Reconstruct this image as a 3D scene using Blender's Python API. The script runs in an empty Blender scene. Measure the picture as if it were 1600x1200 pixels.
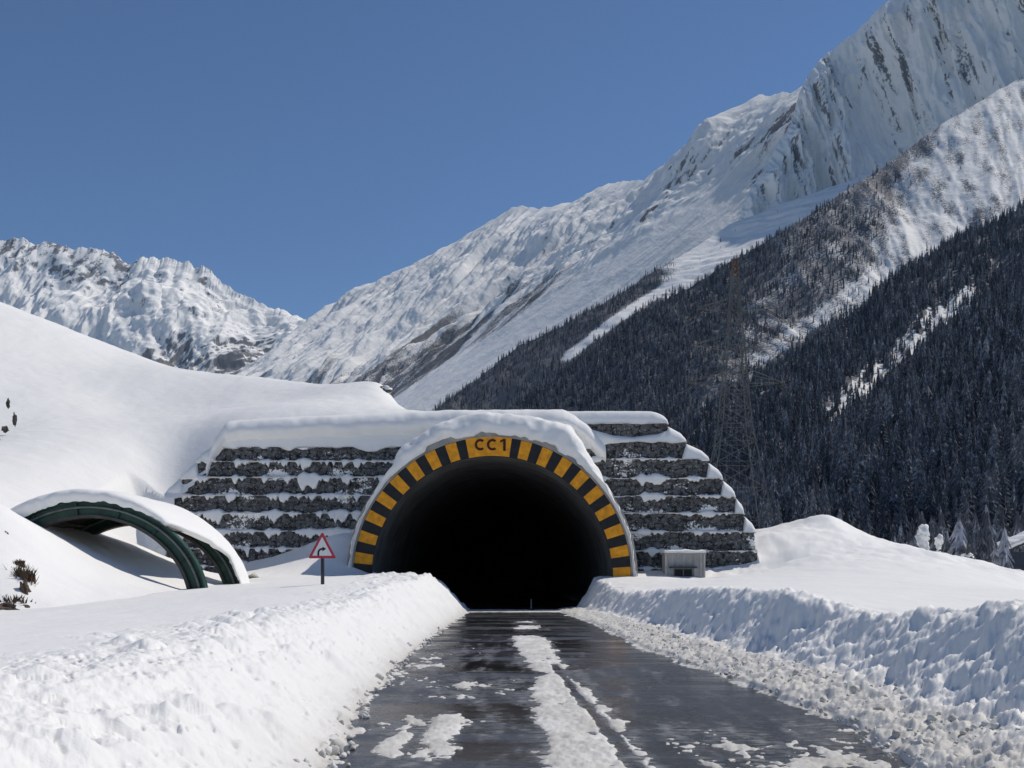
import bpy, bmesh, math, random
import numpy as np
from mathutils import Vector, Matrix

random.seed(7)
RNG = np.random.default_rng(11)
C = bpy.context.scene.collection
sc = bpy.context.scene

# ------------------------------------------------------------------ camera model used for surveying the place
F, CX, HY, CH = 1700.0, 800.0, 908.0, 1.6          # focal length in photo pixels, principal column, horizon row, eye height


def P(px, py, d):
    return ((px - CX) / F * d, d, CH + (HY - py) / F * d)


def zat(py, y):
    return CH + (HY - py) / F * y


def xat(px, y):
    return (px - CX) / F * y


def PP(lst):
    return np.array([P(*p) for p in lst], float)


# ------------------------------------------------------------------ noise
_perm = np.random.default_rng(5).permutation(512).astype(np.int64)
_ang = np.random.default_rng(6).uniform(0, 2 * np.pi, 512)
_gx, _gy = np.cos(_ang), np.sin(_ang)


def _h(ix, iy, seed=0):
    return _perm[(_perm[(ix + seed * 37) & 511] + iy * 7 + seed * 131) & 511]


def perlin(x, y, seed=0):
    x = np.asarray(x, float); y = np.asarray(y, float)
    ix = np.floor(x).astype(np.int64); iy = np.floor(y).astype(np.int64)
    fx = x - ix; fy = y - iy
    u = fx * fx * fx * (fx * (fx * 6 - 15) + 10); v = fy * fy * fy * (fy * (fy * 6 - 15) + 10)

    def g(a, b):
        k = _h(ix + a, iy + b, seed)
        return _gx[k] * (fx - a) + _gy[k] * (fy - b)
    n0 = g(0, 0) * (1 - u) + g(1, 0) * u
    n1 = g(0, 1) * (1 - u) + g(1, 1) * u
    return (n0 * (1 - v) + n1 * v) * 1.5


def fbm(x, y, o=4, seed=0, gain=.5, lac=2.03):
    s = 0; a = 1.0
    for i in range(o):
        s = s + a * perlin(x, y, seed + i); x = x * lac + 3.1; y = y * lac + 1.7; a *= gain
    return s


def ridged(x, y, o=4, seed=0, gain=.5):
    s = 0; a = 1.0
    for i in range(o):
        s = s + a * (1 - 2 * np.abs(perlin(x, y, seed + i))); x = x * 2.05 + 5.2; y = y * 2.05 + 2.9; a *= gain
    return s


def worley(x, y, seed=0):
    """distance to the nearest jittered point and that cell's random number"""
    x = np.asarray(x, float); y = np.asarray(y, float)
    ix = np.floor(x).astype(np.int64); iy = np.floor(y).astype(np.int64)
    best = np.full(x.shape, 9.0); rid = np.zeros(x.shape)
    for a in (-1, 0, 1):
        for b in (-1, 0, 1):
            k = _h(ix + a, iy + b, seed); k2 = _h(ix + a + 57, iy + b + 91, seed + 3)
            dx = ix + a + .15 + .7 * k / 511. - x; dy = iy + b + .15 + .7 * k2 / 511. - y
            d = np.sqrt(dx * dx + dy * dy)
            m = d < best
            best = np.where(m, d, best); rid = np.where(m, ((k * 13 + k2 * 7) % 101) / 100., rid)
    return best, rid


def sstep(a, b, x):
    t = np.clip((x - a) / (b - a), 0, 1)
    return t * t * (3 - 2 * t)


def interp(x, xs, ys):
    return np.interp(x, xs, ys)


class TPS:
    def __init__(s, pts, smooth=0.0):
        pts = np.asarray(pts, float)
        s.c = pts[:, :2]; n = len(pts)
        K = s.k(np.linalg.norm(s.c[:, None] - s.c[None], axis=2)) + smooth * np.eye(n)
        Q = np.c_[np.ones(n), s.c]
        A = np.block([[K, Q], [Q.T, np.zeros((3, 3))]])
        s.w = np.linalg.solve(A, np.r_[pts[:, 2], 0, 0, 0])

    @staticmethod
    def k(r):
        return np.where(r > 1e-9, r * r * np.log(np.maximum(r, 1e-9)), 0)

    def __call__(s, x, y):
        sh = np.shape(x); x = np.ravel(x); y = np.ravel(y)
        z = s.w[-3] + s.w[-2] * x + s.w[-1] * y
        for (cx, cy), w in zip(s.c, s.w):
            z = z + w * s.k(np.hypot(x - cx, y - cy))
        return z.reshape(sh)


# ------------------------------------------------------------------ scene helpers
def tag(o, label=None, cat=None, group=None, kind=None):
    if label: o['label'] = label
    if cat: o['category'] = cat
    if group: o['group'] = group
    if kind: o['kind'] = kind
    return o


def link(o, parent=None):
    C.objects.link(o)
    if parent is not None:
        o.parent = parent
    return o


def empty(name, loc=(0, 0, 0), rz=0.0):
    o = bpy.data.objects.new(name, None); C.objects.link(o)
    o.location = loc; o.rotation_euler = (0, 0, rz); o.empty_display_size = .5
    return o


def np_mesh(name, V, Fc, mat=None, parent=None, smooth=True, attrs=None, loc=None):
    V = np.asarray(V, np.float64); Fc = np.asarray(Fc, np.int32)
    if loc is not None:
        V = V - np.asarray(loc)
    me = bpy.data.meshes.new(name)
    k = Fc.shape[1]
    me.vertices.add(len(V)); me.vertices.foreach_set('co', V.astype(np.float32).ravel())
    me.loops.add(Fc.size); me.loops.foreach_set('vertex_index', Fc.ravel())
    me.polygons.add(len(Fc))
    me.polygons.foreach_set('loop_start', np.arange(0, Fc.size, k, dtype=np.int32))
    me.polygons.foreach_set('use_smooth', np.full(len(Fc), smooth))
    for an, av in (attrs or {}).items():
        a = me.attributes.new(an, 'FLOAT', 'POINT'); a.data.foreach_set('value', np.asarray(av, np.float32).ravel())
    me.update(calc_edges=True); me.validate()
    if mat: me.materials.append(mat)
    o = bpy.data.objects.new(name, me); link(o, parent)
    if loc is not None and parent is None:
        o.location = loc
    return o


def grid_faces(h, w, keep=None, flip=False, wrap=False):
    idx = np.arange(h * w).reshape(h, w)
    if wrap:
        idx = np.c_[idx, idx[:, :1]]
    a = idx[:-1, :-1]; b = idx[:-1, 1:]; c = idx[1:, 1:]; d = idx[1:, :-1]
    q = np.stack([a, b, c, d] if not flip else [a, d, c, b], -1).reshape(-1, 4)
    if keep is not None:
        k = (keep[:-1, :-1] & keep[:-1, 1:] & keep[1:, 1:] & keep[1:, :-1]).ravel()
        q = q[k]
    return q


def compact(V, Fc, attrs):
    used = np.zeros(len(V), bool); used[Fc.ravel()] = True
    m = np.cumsum(used) - 1
    return V[used], m[Fc], {k: np.asarray(v).ravel()[used] for k, v in attrs.items()}


def bm_obj(name, bm, mat, parent=None, smooth=False):
    me = bpy.data.meshes.new(name)
    bmesh.ops.recalc_face_normals(bm, faces=bm.faces)
    bm.to_mesh(me); bm.free()
    if smooth:
        for p in me.polygons: p.use_smooth = True
    if mat: me.materials.append(mat)
    o = bpy.data.objects.new(name, me); link(o, parent)
    return o


def add_box(bm, x0, x1, y0, y1, z0, z1, bev=0.0):
    r = bmesh.ops.create_cube(bm, size=1.0)
    M = Matrix.Translation(((x0 + x1) / 2, (y0 + y1) / 2, (z0 + z1) / 2)) @ Matrix.Diagonal((abs(x1 - x0), abs(y1 - y0), abs(z1 - z0), 1))
    bmesh.ops.transform(bm, matrix=M, verts=r['verts'])
    if bev:
        es = list({e for v in r['verts'] for e in v.link_edges})
        bmesh.ops.bevel(bm, geom=es, offset=bev, segments=2, affect='EDGES')


def add_bar(bm, a, b, w, w2=None, sides=4):
    a = Vector(a); b = Vector(b); d = b - a
    r = bmesh.ops.create_cone(bm, cap_ends=True, segments=sides, radius1=w * .7071, radius2=(w2 or w) * .7071, depth=d.length)
    q = d.to_track_quat('Z', 'Y').to_matrix().to_4x4()
    bmesh.ops.transform(bm, matrix=Matrix.Translation((a + b) / 2) @ q, verts=r['verts'])


# ------------------------------------------------------------------ materials
class NT:
    def __init__(s, name):
        s.m = bpy.data.materials.new(name); s.m.use_nodes = True
        s.t = s.m.node_tree; s.n = s.t.nodes; s.b = s.n['Principled BSDF']; s.l = s.t.links

    def node(s, typ, **kw):
        n = s.n.new(typ)
        for k, v in kw.items():
            if k in n.inputs.keys(): n.inputs[k].default_value = v
            else: setattr(n, k, v)
        return n

    def noise(s, scale, detail=4, rough=.55, vec=None):
        n = s.node('ShaderNodeTexNoise'); n.inputs['Scale'].default_value = scale
        n.inputs['Detail'].default_value = detail; n.inputs['Roughness'].default_value = rough
        s.l.new(vec if vec is not None else s.coord(), n.inputs['Vector'])
        return n.outputs['Fac']

    def coord(s):
        if not hasattr(s, '_c'):
            s._c = s.node('ShaderNodeNewGeometry').outputs['Position']
        return s._c

    def objcoord(s):
        return s.node('ShaderNodeTexCoord').outputs['Object']

    def scaled(s, vec, v):
        n = s.node('ShaderNodeMapping'); n.inputs['Scale'].default_value = v; s.l.new(vec, n.inputs['Vector'])
        return n.outputs['Vector']

    def attr(s, name):
        n = s.node('ShaderNodeAttribute'); n.attribute_name = name
        return n.outputs['Fac']

    def ramp(s, fac, p0, p1, c0=(0, 0, 0, 1), c1=(1, 1, 1, 1)):
        n = s.node('ShaderNodeValToRGB'); e = n.color_ramp.elements
        e[0].position = p0; e[1].position = p1; e[0].color = c0; e[1].color = c1
        s.l.new(fac, n.inputs['Fac'])
        return n.outputs['Color']

    def mix(s, fac, a, b):
        n = s.node('ShaderNodeMix'); n.data_type = 'RGBA'
        for sock, v in ((n.inputs[0], fac), (n.inputs[6], a), (n.inputs[7], b)):
            if isinstance(v, (int, float)): sock.default_value = v
            elif isinstance(v, tuple): sock.default_value = (*v[:3], 1)
            else: s.l.new(v, sock)
        return n.outputs[2]

    def math(s, op, a, b=0.0, clamp=False):
        n = s.node('ShaderNodeMath'); n.operation = op; n.use_clamp = clamp
        for i, v in enumerate((a, b)):
            if isinstance(v, (int, float)): n.inputs[i].default_value = v
            else: s.l.new(v, n.inputs[i])
        return n.outputs[0]

    def bump(s, h, strength=.3, dist=.05):
        n = s.node('ShaderNodeBump'); n.inputs['Strength'].default_value = strength; n.inputs['Distance'].default_value = dist
        s.l.new(h, n.inputs['Height']); s.l.new(n.outputs['Normal'], s.b.inputs['Normal'])

    def set(s, color=None, rough=None, spec=None, metal=None):
        for k, v in (('Base Color', color), ('Roughness', rough), ('Specular IOR Level', spec), ('Metallic', metal)):
            if v is None: continue
            if isinstance(v, tuple): s.b.inputs[k].default_value = (*v[:3], 1)
            elif isinstance(v, (int, float)): s.b.inputs[k].default_value = v
            else: s.l.new(v, s.b.inputs[k])
        return s.m


SNOW = (.89, .87, .83)


def snow_mat(name, scale=6.0, dist=.03, strength=.35):
    t = NT(name)
    n = t.noise(scale, 6, .6); n2 = t.noise(scale * 9, 3, .6)
    t.bump(t.math('ADD', n, t.math('MULTIPLY', n2, .35)), strength, dist)
    d = t.attr('dirt')
    pn = t.noise(3.0, 5, .65)
    dm = t.math('MULTIPLY', d, t.math('ADD', .55, t.math('MULTIPLY', pn, .8)), True)
    col = t.mix(dm, SNOW, (.47, .44, .385))
    peb = t.ramp(t.noise(26, 2, .5), .70, .74)
    col = t.mix(t.math('MULTIPLY', t.math('MULTIPLY', peb, d), .8), col, (.08, .07, .06))
    return t.set(col, .7, .25)


M = {}
M['snow'] = snow_mat('snow')
M['snow_smooth'] = snow_mat('snow_soft', 2.2, .06, .45)


def simple(name, col, rough=.6, spec=.4, metal=0.0, var=.25, scale=4.0, bump=0.0):
    t = NT(name)
    n = t.noise(scale, 5, .6)
    dark = tuple(c * (1 - var) for c in col); lite = tuple(min(1, c * (1 + var)) for c in col)
    c = t.mix(t.ramp(n, .3, .7), dark, lite)
    if bump: t.bump(t.noise(scale * 6, 4), .4, bump)
    return t.set(c, rough, spec, metal)


M['concrete'] = simple('concrete', (.30, .295, .28), .85, .2, var=.3, scale=1.2, bump=.01)
M['lining'] = simple('sooty_lining', (.14, .14, .135), .9, .15, var=.4, scale=.6)
M['black'] = simple('black_paint', (.016, .017, .019), .55, .3, var=.4, scale=3)
M['yellow'] = simple('road_marking_yellow', (.80, .325, .010), .55, .35, var=.26, scale=3.2)
M['letter'] = simple('letter_paint', (.06, .012, .008), .6, .3, var=.3)
M['green'] = simple('green_steel', (.012, .050, .034), .45, .4, var=.5, scale=2.5)
M['greydark'] = simple('dark_steel', (.05, .048, .04), .6, .4, var=.5, scale=3)
M['sign_red'] = simple('sign_red', (.42, .018, .04), .4, .5, var=.12)
M['sign_white'] = simple('sign_white', (.72, .70, .68), .4, .5, var=.06)
M['sign_black'] = simple('sign_black', (.012, .012, .014), .4, .5, var=.1)
M['post'] = simple('post_paint', (.028, .028, .04), .5, .4, var=.3)
M['galv'] = simple('galvanised_steel', (.13, .14, .13), .5, .4, .0, var=.3)
M['pylon'] = simple('weathered_pylon_steel', (.12, .125, .122), .85, .1, .0, var=.3, scale=.4)
M['orange'] = simple('aviation_orange', (.10, .06, .04), .5, .4, var=.3)
M['insul'] = simple('insulator_glaze', (.008, .008, .008), .3, .5, var=.2)
M['cabin'] = simple('cabin_sheet', (.36, .355, .34), .55, .35, var=.15, scale=2)
M['cabin_trim'] = simple('cabin_trim', (.05, .05, .05), .6, .3)
M['glass'] = simple('cabin_glass', (.010, .012, .013), .45, .2, var=.1)
M['bark'] = simple('bark', (.055, .04, .032), .9, .1, var=.4, scale=8)
M['blue'] = simple('blue_sheet', (.035, .045, .065), .6, .3, var=.3)
M['plaster'] = simple('pale_plaster', (.48, .46, .41), .85, .2, var=.2, scale=1.5)
M['earth'] = simple('bare_earth', (.13, .095, .07), .95, .1, var=.6, scale=9, bump=.02)
M['stone'] = simple('boulder_rock', (.09, .08, .07), .9, .2, var=.5, scale=5, bump=.02)


def gabion_mat():
    t = NT('gabion_stone')
    cell = t.attr('cell'); gap = t.attr('gap')
    c = t.mix(cell, (.040, .041, .044), (.19, .19, .188))
    c = t.mix(t.ramp(t.noise(7, 5, .6), .35, .7), c, (.085, .086, .088))
    c = t.mix(gap, c, (.018, .018, .019))
    sn = t.attr('snow')
    spk = t.ramp(t.math('ADD', sn, t.math('MULTIPLY', t.math('SUBTRACT', t.noise(9, 5, .65), .5), .9)), .55, .64)
    c = t.mix(spk, c, SNOW)
    c = t.mix(t.math('MULTIPLY', t.ramp(t.noise(13, 4, .7), .60, .68), .75), c, SNOW)
    t.bump(t.noise(16, 5, .6), .5, .03)
    return t.set(c, .9, .2)


M['gabion'] = gabion_mat()


def mountain_mat():
    t = NT('mountain_snow_rock')
    rock = t.attr('rock'); veg = t.attr('veg'); sc_ = t.attr('grain')
    P_ = t.coord()
    n = t.noise(.035, 7, .7, t.scaled(P_, (1, 1, .45)))
    rm = t.ramp(t.math('ADD', rock, t.math('MULTIPLY', t.math('SUBTRACT', n, .5), 1.1)), .46, .62)
    rc = t.mix(t.noise(.02, 6, .7), (.13, .13, .14), (.30, .29, .285))
    c = t.mix(rm, SNOW, rc)
    n2 = t.noise(.22, 4, .85)
    vm = t.ramp(t.math('ADD', veg, t.math('MULTIPLY', t.math('SUBTRACT', n2, .5), 1.5)), .44, .62)
    c = t.mix(t.math('MULTIPLY', vm, .93), c, (.085, .086, .096))
    t.bump(t.math('ADD', t.noise(.03, 8, .6), t.math('MULTIPLY', rm, .2)), .5, 8.0)
    return t.set(c, .85, .12)


M['mount'] = mountain_mat()


def conifer_mat(name, frost, f0=.57, f1=.70):
    t = NT(name)
    tint = t.attr('tint')
    g = t.node('ShaderNodeNewGeometry')
    sep = t.node('ShaderNodeSeparateXYZ'); t.l.new(g.outputs['Normal'], sep.inputs[0])
    n = t.noise(.55, 4, .75)
    c = t.mix(tint, (.036, .040, .048), (.20, .208, .225))
    fr = t.ramp(t.math('ADD', n, t.math('MULTIPLY', tint, .12)), f0, f1)
    c = t.mix(t.math('MULTIPLY', fr, frost), c, (.55, .56, .60))
    return t.set(c, .9, .1)


M['conifer'] = conifer_mat('conifer_needles', .62)
M['conifer_snowy'] = conifer_mat('snowy_conifer_needles', .9)
M['conifer_laden'] = conifer_mat('snow_laden_needles', .9, .53, .64)


def asphalt_mat():
    t = NT('wet_asphalt')
    v = t.scaled(t.coord(), (.55, 1.0, 1))
    wet = t.noise(.42, 6, .6, v)
    grit = t.noise(55, 3, .6)
    streak = t.noise(1.0, 4, .65, t.scaled(t.coord(), (.28, 2.2, 1)))
    dryf = t.ramp(t.math('ADD', t.math('MULTIPLY', wet, .6), t.math('MULTIPLY', streak, .4)), .44, .60)
    c = t.mix(grit, (.016, .017, .020), (.042, .043, .047))
    c = t.mix(t.math('MULTIPLY', dryf, .75), c, (.068, .070, .076))
    mud = t.ramp(t.noise(.8, 6, .7, v), .52, .75)
    c = t.mix(t.math('MULTIPLY', mud, .5), c, (.11, .105, .095))
    sm = t.math('MULTIPLY', t.attr('smear'), t.ramp(t.noise(9, 5, .7, v), .42, .62), True)
    c = t.mix(t.math('MULTIPLY', sm, .5), c, (.50, .49, .47))
    r = t.math('ADD', t.math('ADD', .07, t.math('MULTIPLY', dryf, .36)), t.math('MULTIPLY', sm, .4), True)
    bn = t.math('ADD', t.math('MULTIPLY', grit, .5), t.math('MULTIPLY', streak, .8))
    t.bump(bn, .16, .02)
    return t.set(c, r, .5)


M['asphalt'] = asphalt_mat()


def grass_mat():
    t = NT('dry_grass')
    c = t.mix(t.noise(6, 3), (.07, .045, .03), (.21, .15, .10))
    return t.set(c, .95, .1)


M['drygrass'] = grass_mat()

# ------------------------------------------------------------------ world, sun, camera
SUN_EL, SUN_AZ = math.radians(51), math.radians(62)      # azimuth from +Y (view direction) towards +X (right)
w = bpy.data.worlds.new('World'); sc.world = w; w.use_nodes = True
nt = w.node_tree; bg = nt.nodes['Background']
sky = nt.nodes.new('ShaderNodeTexSky'); sky.sky_type = 'NISHITA'; sky.sun_disc = False
sky.sun_elevation = SUN_EL; sky.sun_rotation = SUN_AZ
sky.altitude = 2000; sky.air_density = 1.0; sky.dust_density = .1; sky.ozone_density = 6.5
nt.links.new(sky.outputs[0], bg.inputs[0]); bg.inputs[1].default_value = .092
sd = bpy.data.lights.new('Sun', 'SUN'); sd.energy = 3.15; sd.angle = math.radians(.5); sd.color = (1, .945, .865)
so = bpy.data.objects.new('Sun', sd); C.objects.link(so)
sdir = Vector((math.sin(SUN_AZ) * math.cos(SUN_EL), math.cos(SUN_AZ) * math.cos(SUN_EL), math.sin(SUN_EL)))
so.rotation_euler = sdir.to_track_quat('Z', 'Y').to_euler(); so.location = (60, 20, 80)
cam = bpy.data.cameras.new('Camera'); co = bpy.data.objects.new('Camera', cam); C.objects.link(co)
co.location = (0, 0, CH); co.rotation_euler = (math.radians(90), 0, 0)
cam.sensor_width = 36; cam.lens = F / 1600 * 36; cam.shift_y = (HY - 600) / 1600; cam.clip_end = 60000; cam.clip_start = .1
sc.camera = co
sc.view_settings.view_transform = 'Standard'; sc.view_settings.look = 'None'
sc.view_settings.exposure = 0; sc.view_settings.gamma = 1
sc.cycles.use_denoising = True
sc.cycles.max_bounces = 10; sc.cycles.diffuse_bounces = 7; sc.cycles.volume_bounces = 0
sc.cycles.volume_step_rate = 1

XC, ZC, YM = -1.10, 1.88, 60.0          # tunnel axis and mouth

# ------------------------------------------------------------------ road
def build_road():
    xs = np.r_[np.linspace(-9.5, -3, 14), np.linspace(-2.9, 4.2, 240), np.linspace(4.4, 8.5, 12)]; ys = np.r_[np.linspace(-12, 4, 20), np.geomspace(4.2, 70, 420), np.linspace(74, 215, 30)]
    X, Y = np.meshgrid(xs, ys)
    Z = -.00035 * (X - .4) ** 2 + .006 * fbm(X * .35, Y * .2, 3, 41)
    keep = (Y < 60.5) | (np.abs(X - XC) < 6.3)
    sm = slush(X, Y) * .55 + .75 * fbm(X * 3.0, Y * .55, 4, 171) + .35 * fbm(X * 8, Y * 2.5, 3, 172)
    smear = sstep(-.55, .55, sm) * (np.abs(X - .9) < 3.4) * (Y < 62)
    V, Fc, at = compact(np.stack([X, Y, Z], -1).reshape(-1, 3), grid_faces(*X.shape, keep=keep), {'smear': smear})
    o = np_mesh('road', V, Fc, M['asphalt'], attrs=at)
    tag(o, 'wet dark asphalt road with slush running into the tunnel', 'road', kind='structure')



# ------------------------------------------------------------------ snow beside the road
LE = ([-5, 5, 9.3, 14.2, 24.3, 40, 58, 70], [-1.15, -1.35, -1.53, -1.92, -2.28, -2.35, -2.25, -2.25])
RE = ([-5, 7, 9.6, 11.8, 14.6, 18.9, 26, 40.6, 58, 70], [3.2, 3.2, 3.35, 3.68, 3.65, 3.47, 3.1, 3.05, 2.45, 2.45])
zl = TPS(np.r_[PP([(330, 1000, 11), (0, 1040, 9.0), (0, 958, 30), (100, 950, 31), (200, 940, 33), (330, 923, 38), (500, 907, 48),
                    (600, 932, 30), (650, 899, 52), (690, 905, 55), (560, 900, 56), (-400, 975, 30), (-300, 1045, 9), (200, 985, 15),
                    (503, 913, 35.5), (380, 897, 57), (420, 900, 57)]),
               PP([(380, 892, 61), (430, 880, 61.5), (480, 862, 62), (545, 838, 62.3), (590, 896, 60.5), (640, 900, 60.3), (690, 908, 60.3), (720, 925, 60), (560, 899, 58.5), (690, 907, 58)]),
               np.array([(-6, 3, .85), (-3, 4, .9), (-12, 4, .7), (-30, 45, 1.0), (-30, 62, 1.5), (-4, 20, 1.05)])], .5)
zr = TPS(np.r_[PP([(1187, 903, 60), (1215, 875, 63), (1210, 838, 66), (1205, 833, 70), (1245, 818, 72), (1290, 808, 72), (1330, 824, 72),
                    (1360, 840, 70), (1420, 856, 66), (1480, 872, 62), (1520, 888, 58), (1560, 895, 56), (1600, 912, 52), (1700, 945, 50),
                    (1250, 878, 58), (1300, 895, 50), (1400, 905, 44), (1500, 922, 32), (1600, 940, 22), (1100, 905, 57), (1020, 903, 58),
                    (1150, 912, 45), (1000, 921, 32), (1187, 929, 21), (1319, 960, 17.5), (1412, 949, 14), (1525, 944, 11), (1600, 953, 9.7),
                    (1000, 895, 62), (1140, 893, 62), (900, 930, 50)]),
               np.array([(7, 4, 1.3), (10, 6, 1.2), (14, 10, 1.15), (25, 15, .9), (35, 30, .6), (50, 55, -2.5), (20, 95, -1), (40, 95, -3), (60, 80, -4)])], .2)


def slush(X, Y):
    """how strongly slush lies on the road, about -1 .. 1"""
    def blob(x0, x1, y0, y1, sx=.15, sy=.8):
        return np.minimum(np.minimum((X - x0) / sx, (x1 - X) / sx), np.minimum((Y - y0) / sy, (y1 - Y) / sy))
    c = interp(Y, [5, 9.3, 12.5, 17.3, 30, 34], [.74, .76, .74, .70, .48, .45])
    hw = interp(Y, [5, 9.3, 12.5, 17.3, 19, 20.5, 30, 32], [.56, .55, .54, .42, .22, .40, .55, .45])
    m = (hw - np.abs(X - c)) / .22
    m = np.minimum(m, (32 - Y) / .8)
    tr = np.abs(X - interp(Y, [5, 12, 16, 22], [1.12, 1.02, .90, .80]))
    m = np.where(Y < 21, np.minimum(m, (tr - .045) / .08), m)                      # the tyre track through it
    m = np.maximum(m, blob(0.1, 1.0, 36, 39.5, .25, .9) * .8)
    m = np.maximum(m, blob(.2, .8, 42, 43.5, .2, .6) * .6)
    m = np.maximum(m, blob(-1.32, -.98, 9.9, 13.2, .16, .6) * .85)
    m = np.maximum(m, blob(-.98, -.52, 9.6, 13.4, .16, .6) * .85)
    m = np.maximum(m, blob(-1.6, -.2, 11.6, 12.6, .2, .4) * .35)
    m = np.maximum(m, blob(-1.5, -1.25, 20.2, 21.4, .15, .5) * .8)
    m = np.maximum(m, blob(1.7, 3.6, 8.2, 11.0, .3, .6) * .22)
    m = np.maximum(m, blob(-1.4, .2, 15.5, 17, .3, .5) * .12)
    m = np.maximum(m, blob(-2.2, -1.2, 17, 24, .35, 1.5) * .22)
    return np.clip(m, -1.5, 1.0)


build_road()


def build_snow():
    ys = [2.0]
    while ys[-1] < 64:
        ys.append(ys[-1] * 1.0042 + .002)
    ys = np.r_[ys, np.linspace(64.4, 112, 150)]
    tx = np.r_[np.linspace(-2.6, -.60, 110), np.linspace(-.598, .598, 1040), np.linspace(.60, 2.6, 110)]
    T, Y = np.meshgrid(tx, ys)
    X = T * Y
    le = interp(Y, *LE) + .10 * fbm(Y * .5, Y * 0 + 3, 3, 51) + .05 * fbm(X * 2, Y * 2, 2, 52)
    re = interp(Y, *RE) + .12 * fbm(Y * .45, Y * 0 + 7, 3, 53) + .06 * fbm(X * 2, Y * 2, 2, 54)
    # left bank
    tl = le - X
    base_l = np.where(X < -16, np.clip(zl(X, Y), -.5, 1.5), zl(X, Y))
    wl = 1.75 + .25 * fbm(Y * .25, Y * 0, 2, 55)
    s = np.clip(tl / wl, 0, 1)
    prof = (s * .35 + .65 * sstep(0, 1, s)) ** .8
    W1, _ = worley(X * 5.5 + .4 * fbm(X * 3, Y * 3, 2, 3), Y * 4.5, 2)
    W2, R2 = worley(X * 2.1, Y * 1.7, 4)
    f1 = fbm(X * 2.4, Y * 1.6, 5, 56); f2 = fbm(X * 9, Y * 7, 4, 57)
    roughl = sstep(0, .15, tl) * (1 - .93 * sstep(2.1, 3.6, tl + .5 * fbm(X * .6, Y * .4, 3, 58)))
    near_end = sstep(42, 52, Y) * (1 - sstep(3.5, 5.5, tl))
    lump = np.clip(.5 - W2, 0, .5) * (R2 > .72)
    pit = np.clip(.26 - W1, 0, .26) * (fbm(X * 1.1, Y * .8, 3, 62) > .12)
    zL = base_l * prof + roughl * (.034 * f1 + .016 * f2 + .20 * lump - .26 * pit) + near_end * (.20 * np.abs(fbm(X * 1.1, Y * .8, 4, 59)) - .06)
    ripple = .02 * fbm(X * .7, Y * .35, 4, 60) + .05 * fbm(X * .15, Y * .1, 3, 61)
    zL = zL + ripple * sstep(2, 4, tl)
    # right bank: dirty rubble strip, then a ploughed wall of snow
    tr = X - re
    bw = interp(Y, [4, 9, 12, 19, 26, 45, 58], [1.0, .95, .95, 1.1, 1.35, 1.3, 1.1])     # rubble strip width
    base_r = np.where(X > 24, np.minimum(zr(X, Y), 6.2), zr(X, Y))
    tw = tr - bw + .17 * fbm(X * .5 + Y * .2, Y * .35, 3, 63) + .045 * fbm(X * 2.4 + Y * .8, Y * 2.2, 4, 83)
    ww = 1.12
    wall = sstep(0, 1, tw / ww) * .75 + .25 * np.clip(tw / ww, 0, 1)
    foot = .06 * sstep(0, .12, tr) + interp(Y, [5, 12, 20, 60], [.30, .26, .20, .12]) * np.clip(tr / bw, 0, 1) ** 1.2
    Wc, Rc = worley(X * 5.2 + .5 * fbm(X * 3, Y * 3, 2, 87), Y * 4.2, 6)
    Wd, Rd = worley(X * 11 + 3, Y * 9, 8)
    dome = np.sqrt(np.clip(.45 ** 2 - Wc ** 2, 0, 1)) * (Rc > .35) * (.4 + Rc) + .5 * np.sqrt(np.clip(.45 ** 2 - Wd ** 2, 0, 1)) * (Rd > .3)
    inrub = sstep(0, .25, tr) * (1 - sstep(.1, .8, tw))
    rub = inrub * (dome * interp(Y, [5, 15, 22, 40], [.06, .055, .04, .02]) + .06 * fbm(X * 3.2, Y * 2.6, 5, 86, .6))
    # diagonal scrape marks and blocks on the wall face
    q = X * .9 + Y * .55; r_ = -X * .5 + Y * .9
    blk, RB = worley(q * 1.7, r_ * 2.6, 10)
    onwall = sstep(-.1, .25, tw) * (1 - sstep(1.0, 1.7, tw))
    face = onwall * (.065 * fbm(q * 2.6, r_ * 1.2, 5, 64) + .05 * fbm(X * 6, Y * 5, 4, 85) + .14 * np.clip(.5 - blk, 0, .5) * (RB > .5))
    crest = .055 * fbm(X * .8, Y * .5, 5, 65) * sstep(.4, 1.0, tw) * (1 - sstep(1.2, 2.8, tw))
    zR = foot * (1 - wall) + np.maximum(base_r, foot) * wall + rub + face + crest
    zR = np.where(tw > 3, zR * 0 + base_r, zR) if False else zR + sstep(1.2, 3, tw) * (.018 * fbm(X * .8, Y * .4, 4, 66) + .05 * fbm(X * .15, Y * .12, 3, 67))
    far = sstep(48, 60, Y) * sstep(6, 12, X)
    zR = zR + far * (.25 * np.abs(fbm(X * .22, Y * .2, 3, 68)) + .06 * fbm(X * .9, Y * .7, 3, 69))
    # road in between
    n = fbm(X * 2.2, Y * 1.1, 5, 70) + .5 * fbm(X * 9, Y * 6, 3, 71)
    sm = slush(X, Y) + .62 * n - .12
    fringe = .55 - np.minimum(np.maximum(-tl, 0), np.maximum(-tr, 0)) / .22
    sm = np.maximum(sm, fringe + .9 * n - .25)
    mouth = np.minimum((Y - 56.0) / .6, (66 - Y) / 1) + .5 * n
    sm = np.maximum(sm, np.minimum(mouth, 1))
    zS = -.03 + .043 * sstep(-.25, .6, sm) + .016 * sstep(.2, 1.2, sm) * (1 + 1.2 * f2)
    onl = sstep(0, .12, tl); onr = sstep(0, .12, tr)
    Z = np.where(tl > 0, zS + (np.maximum(zL, zS) - zS) * onl, np.where(tr > 0, zS + (np.maximum(zR, zS) - zS) * onr, zS))
    # dirt: by the carriageway, on slush, on the rubble
    dirt = np.where(tl > 0, .85 * np.exp(-tl / .22), 0)
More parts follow.
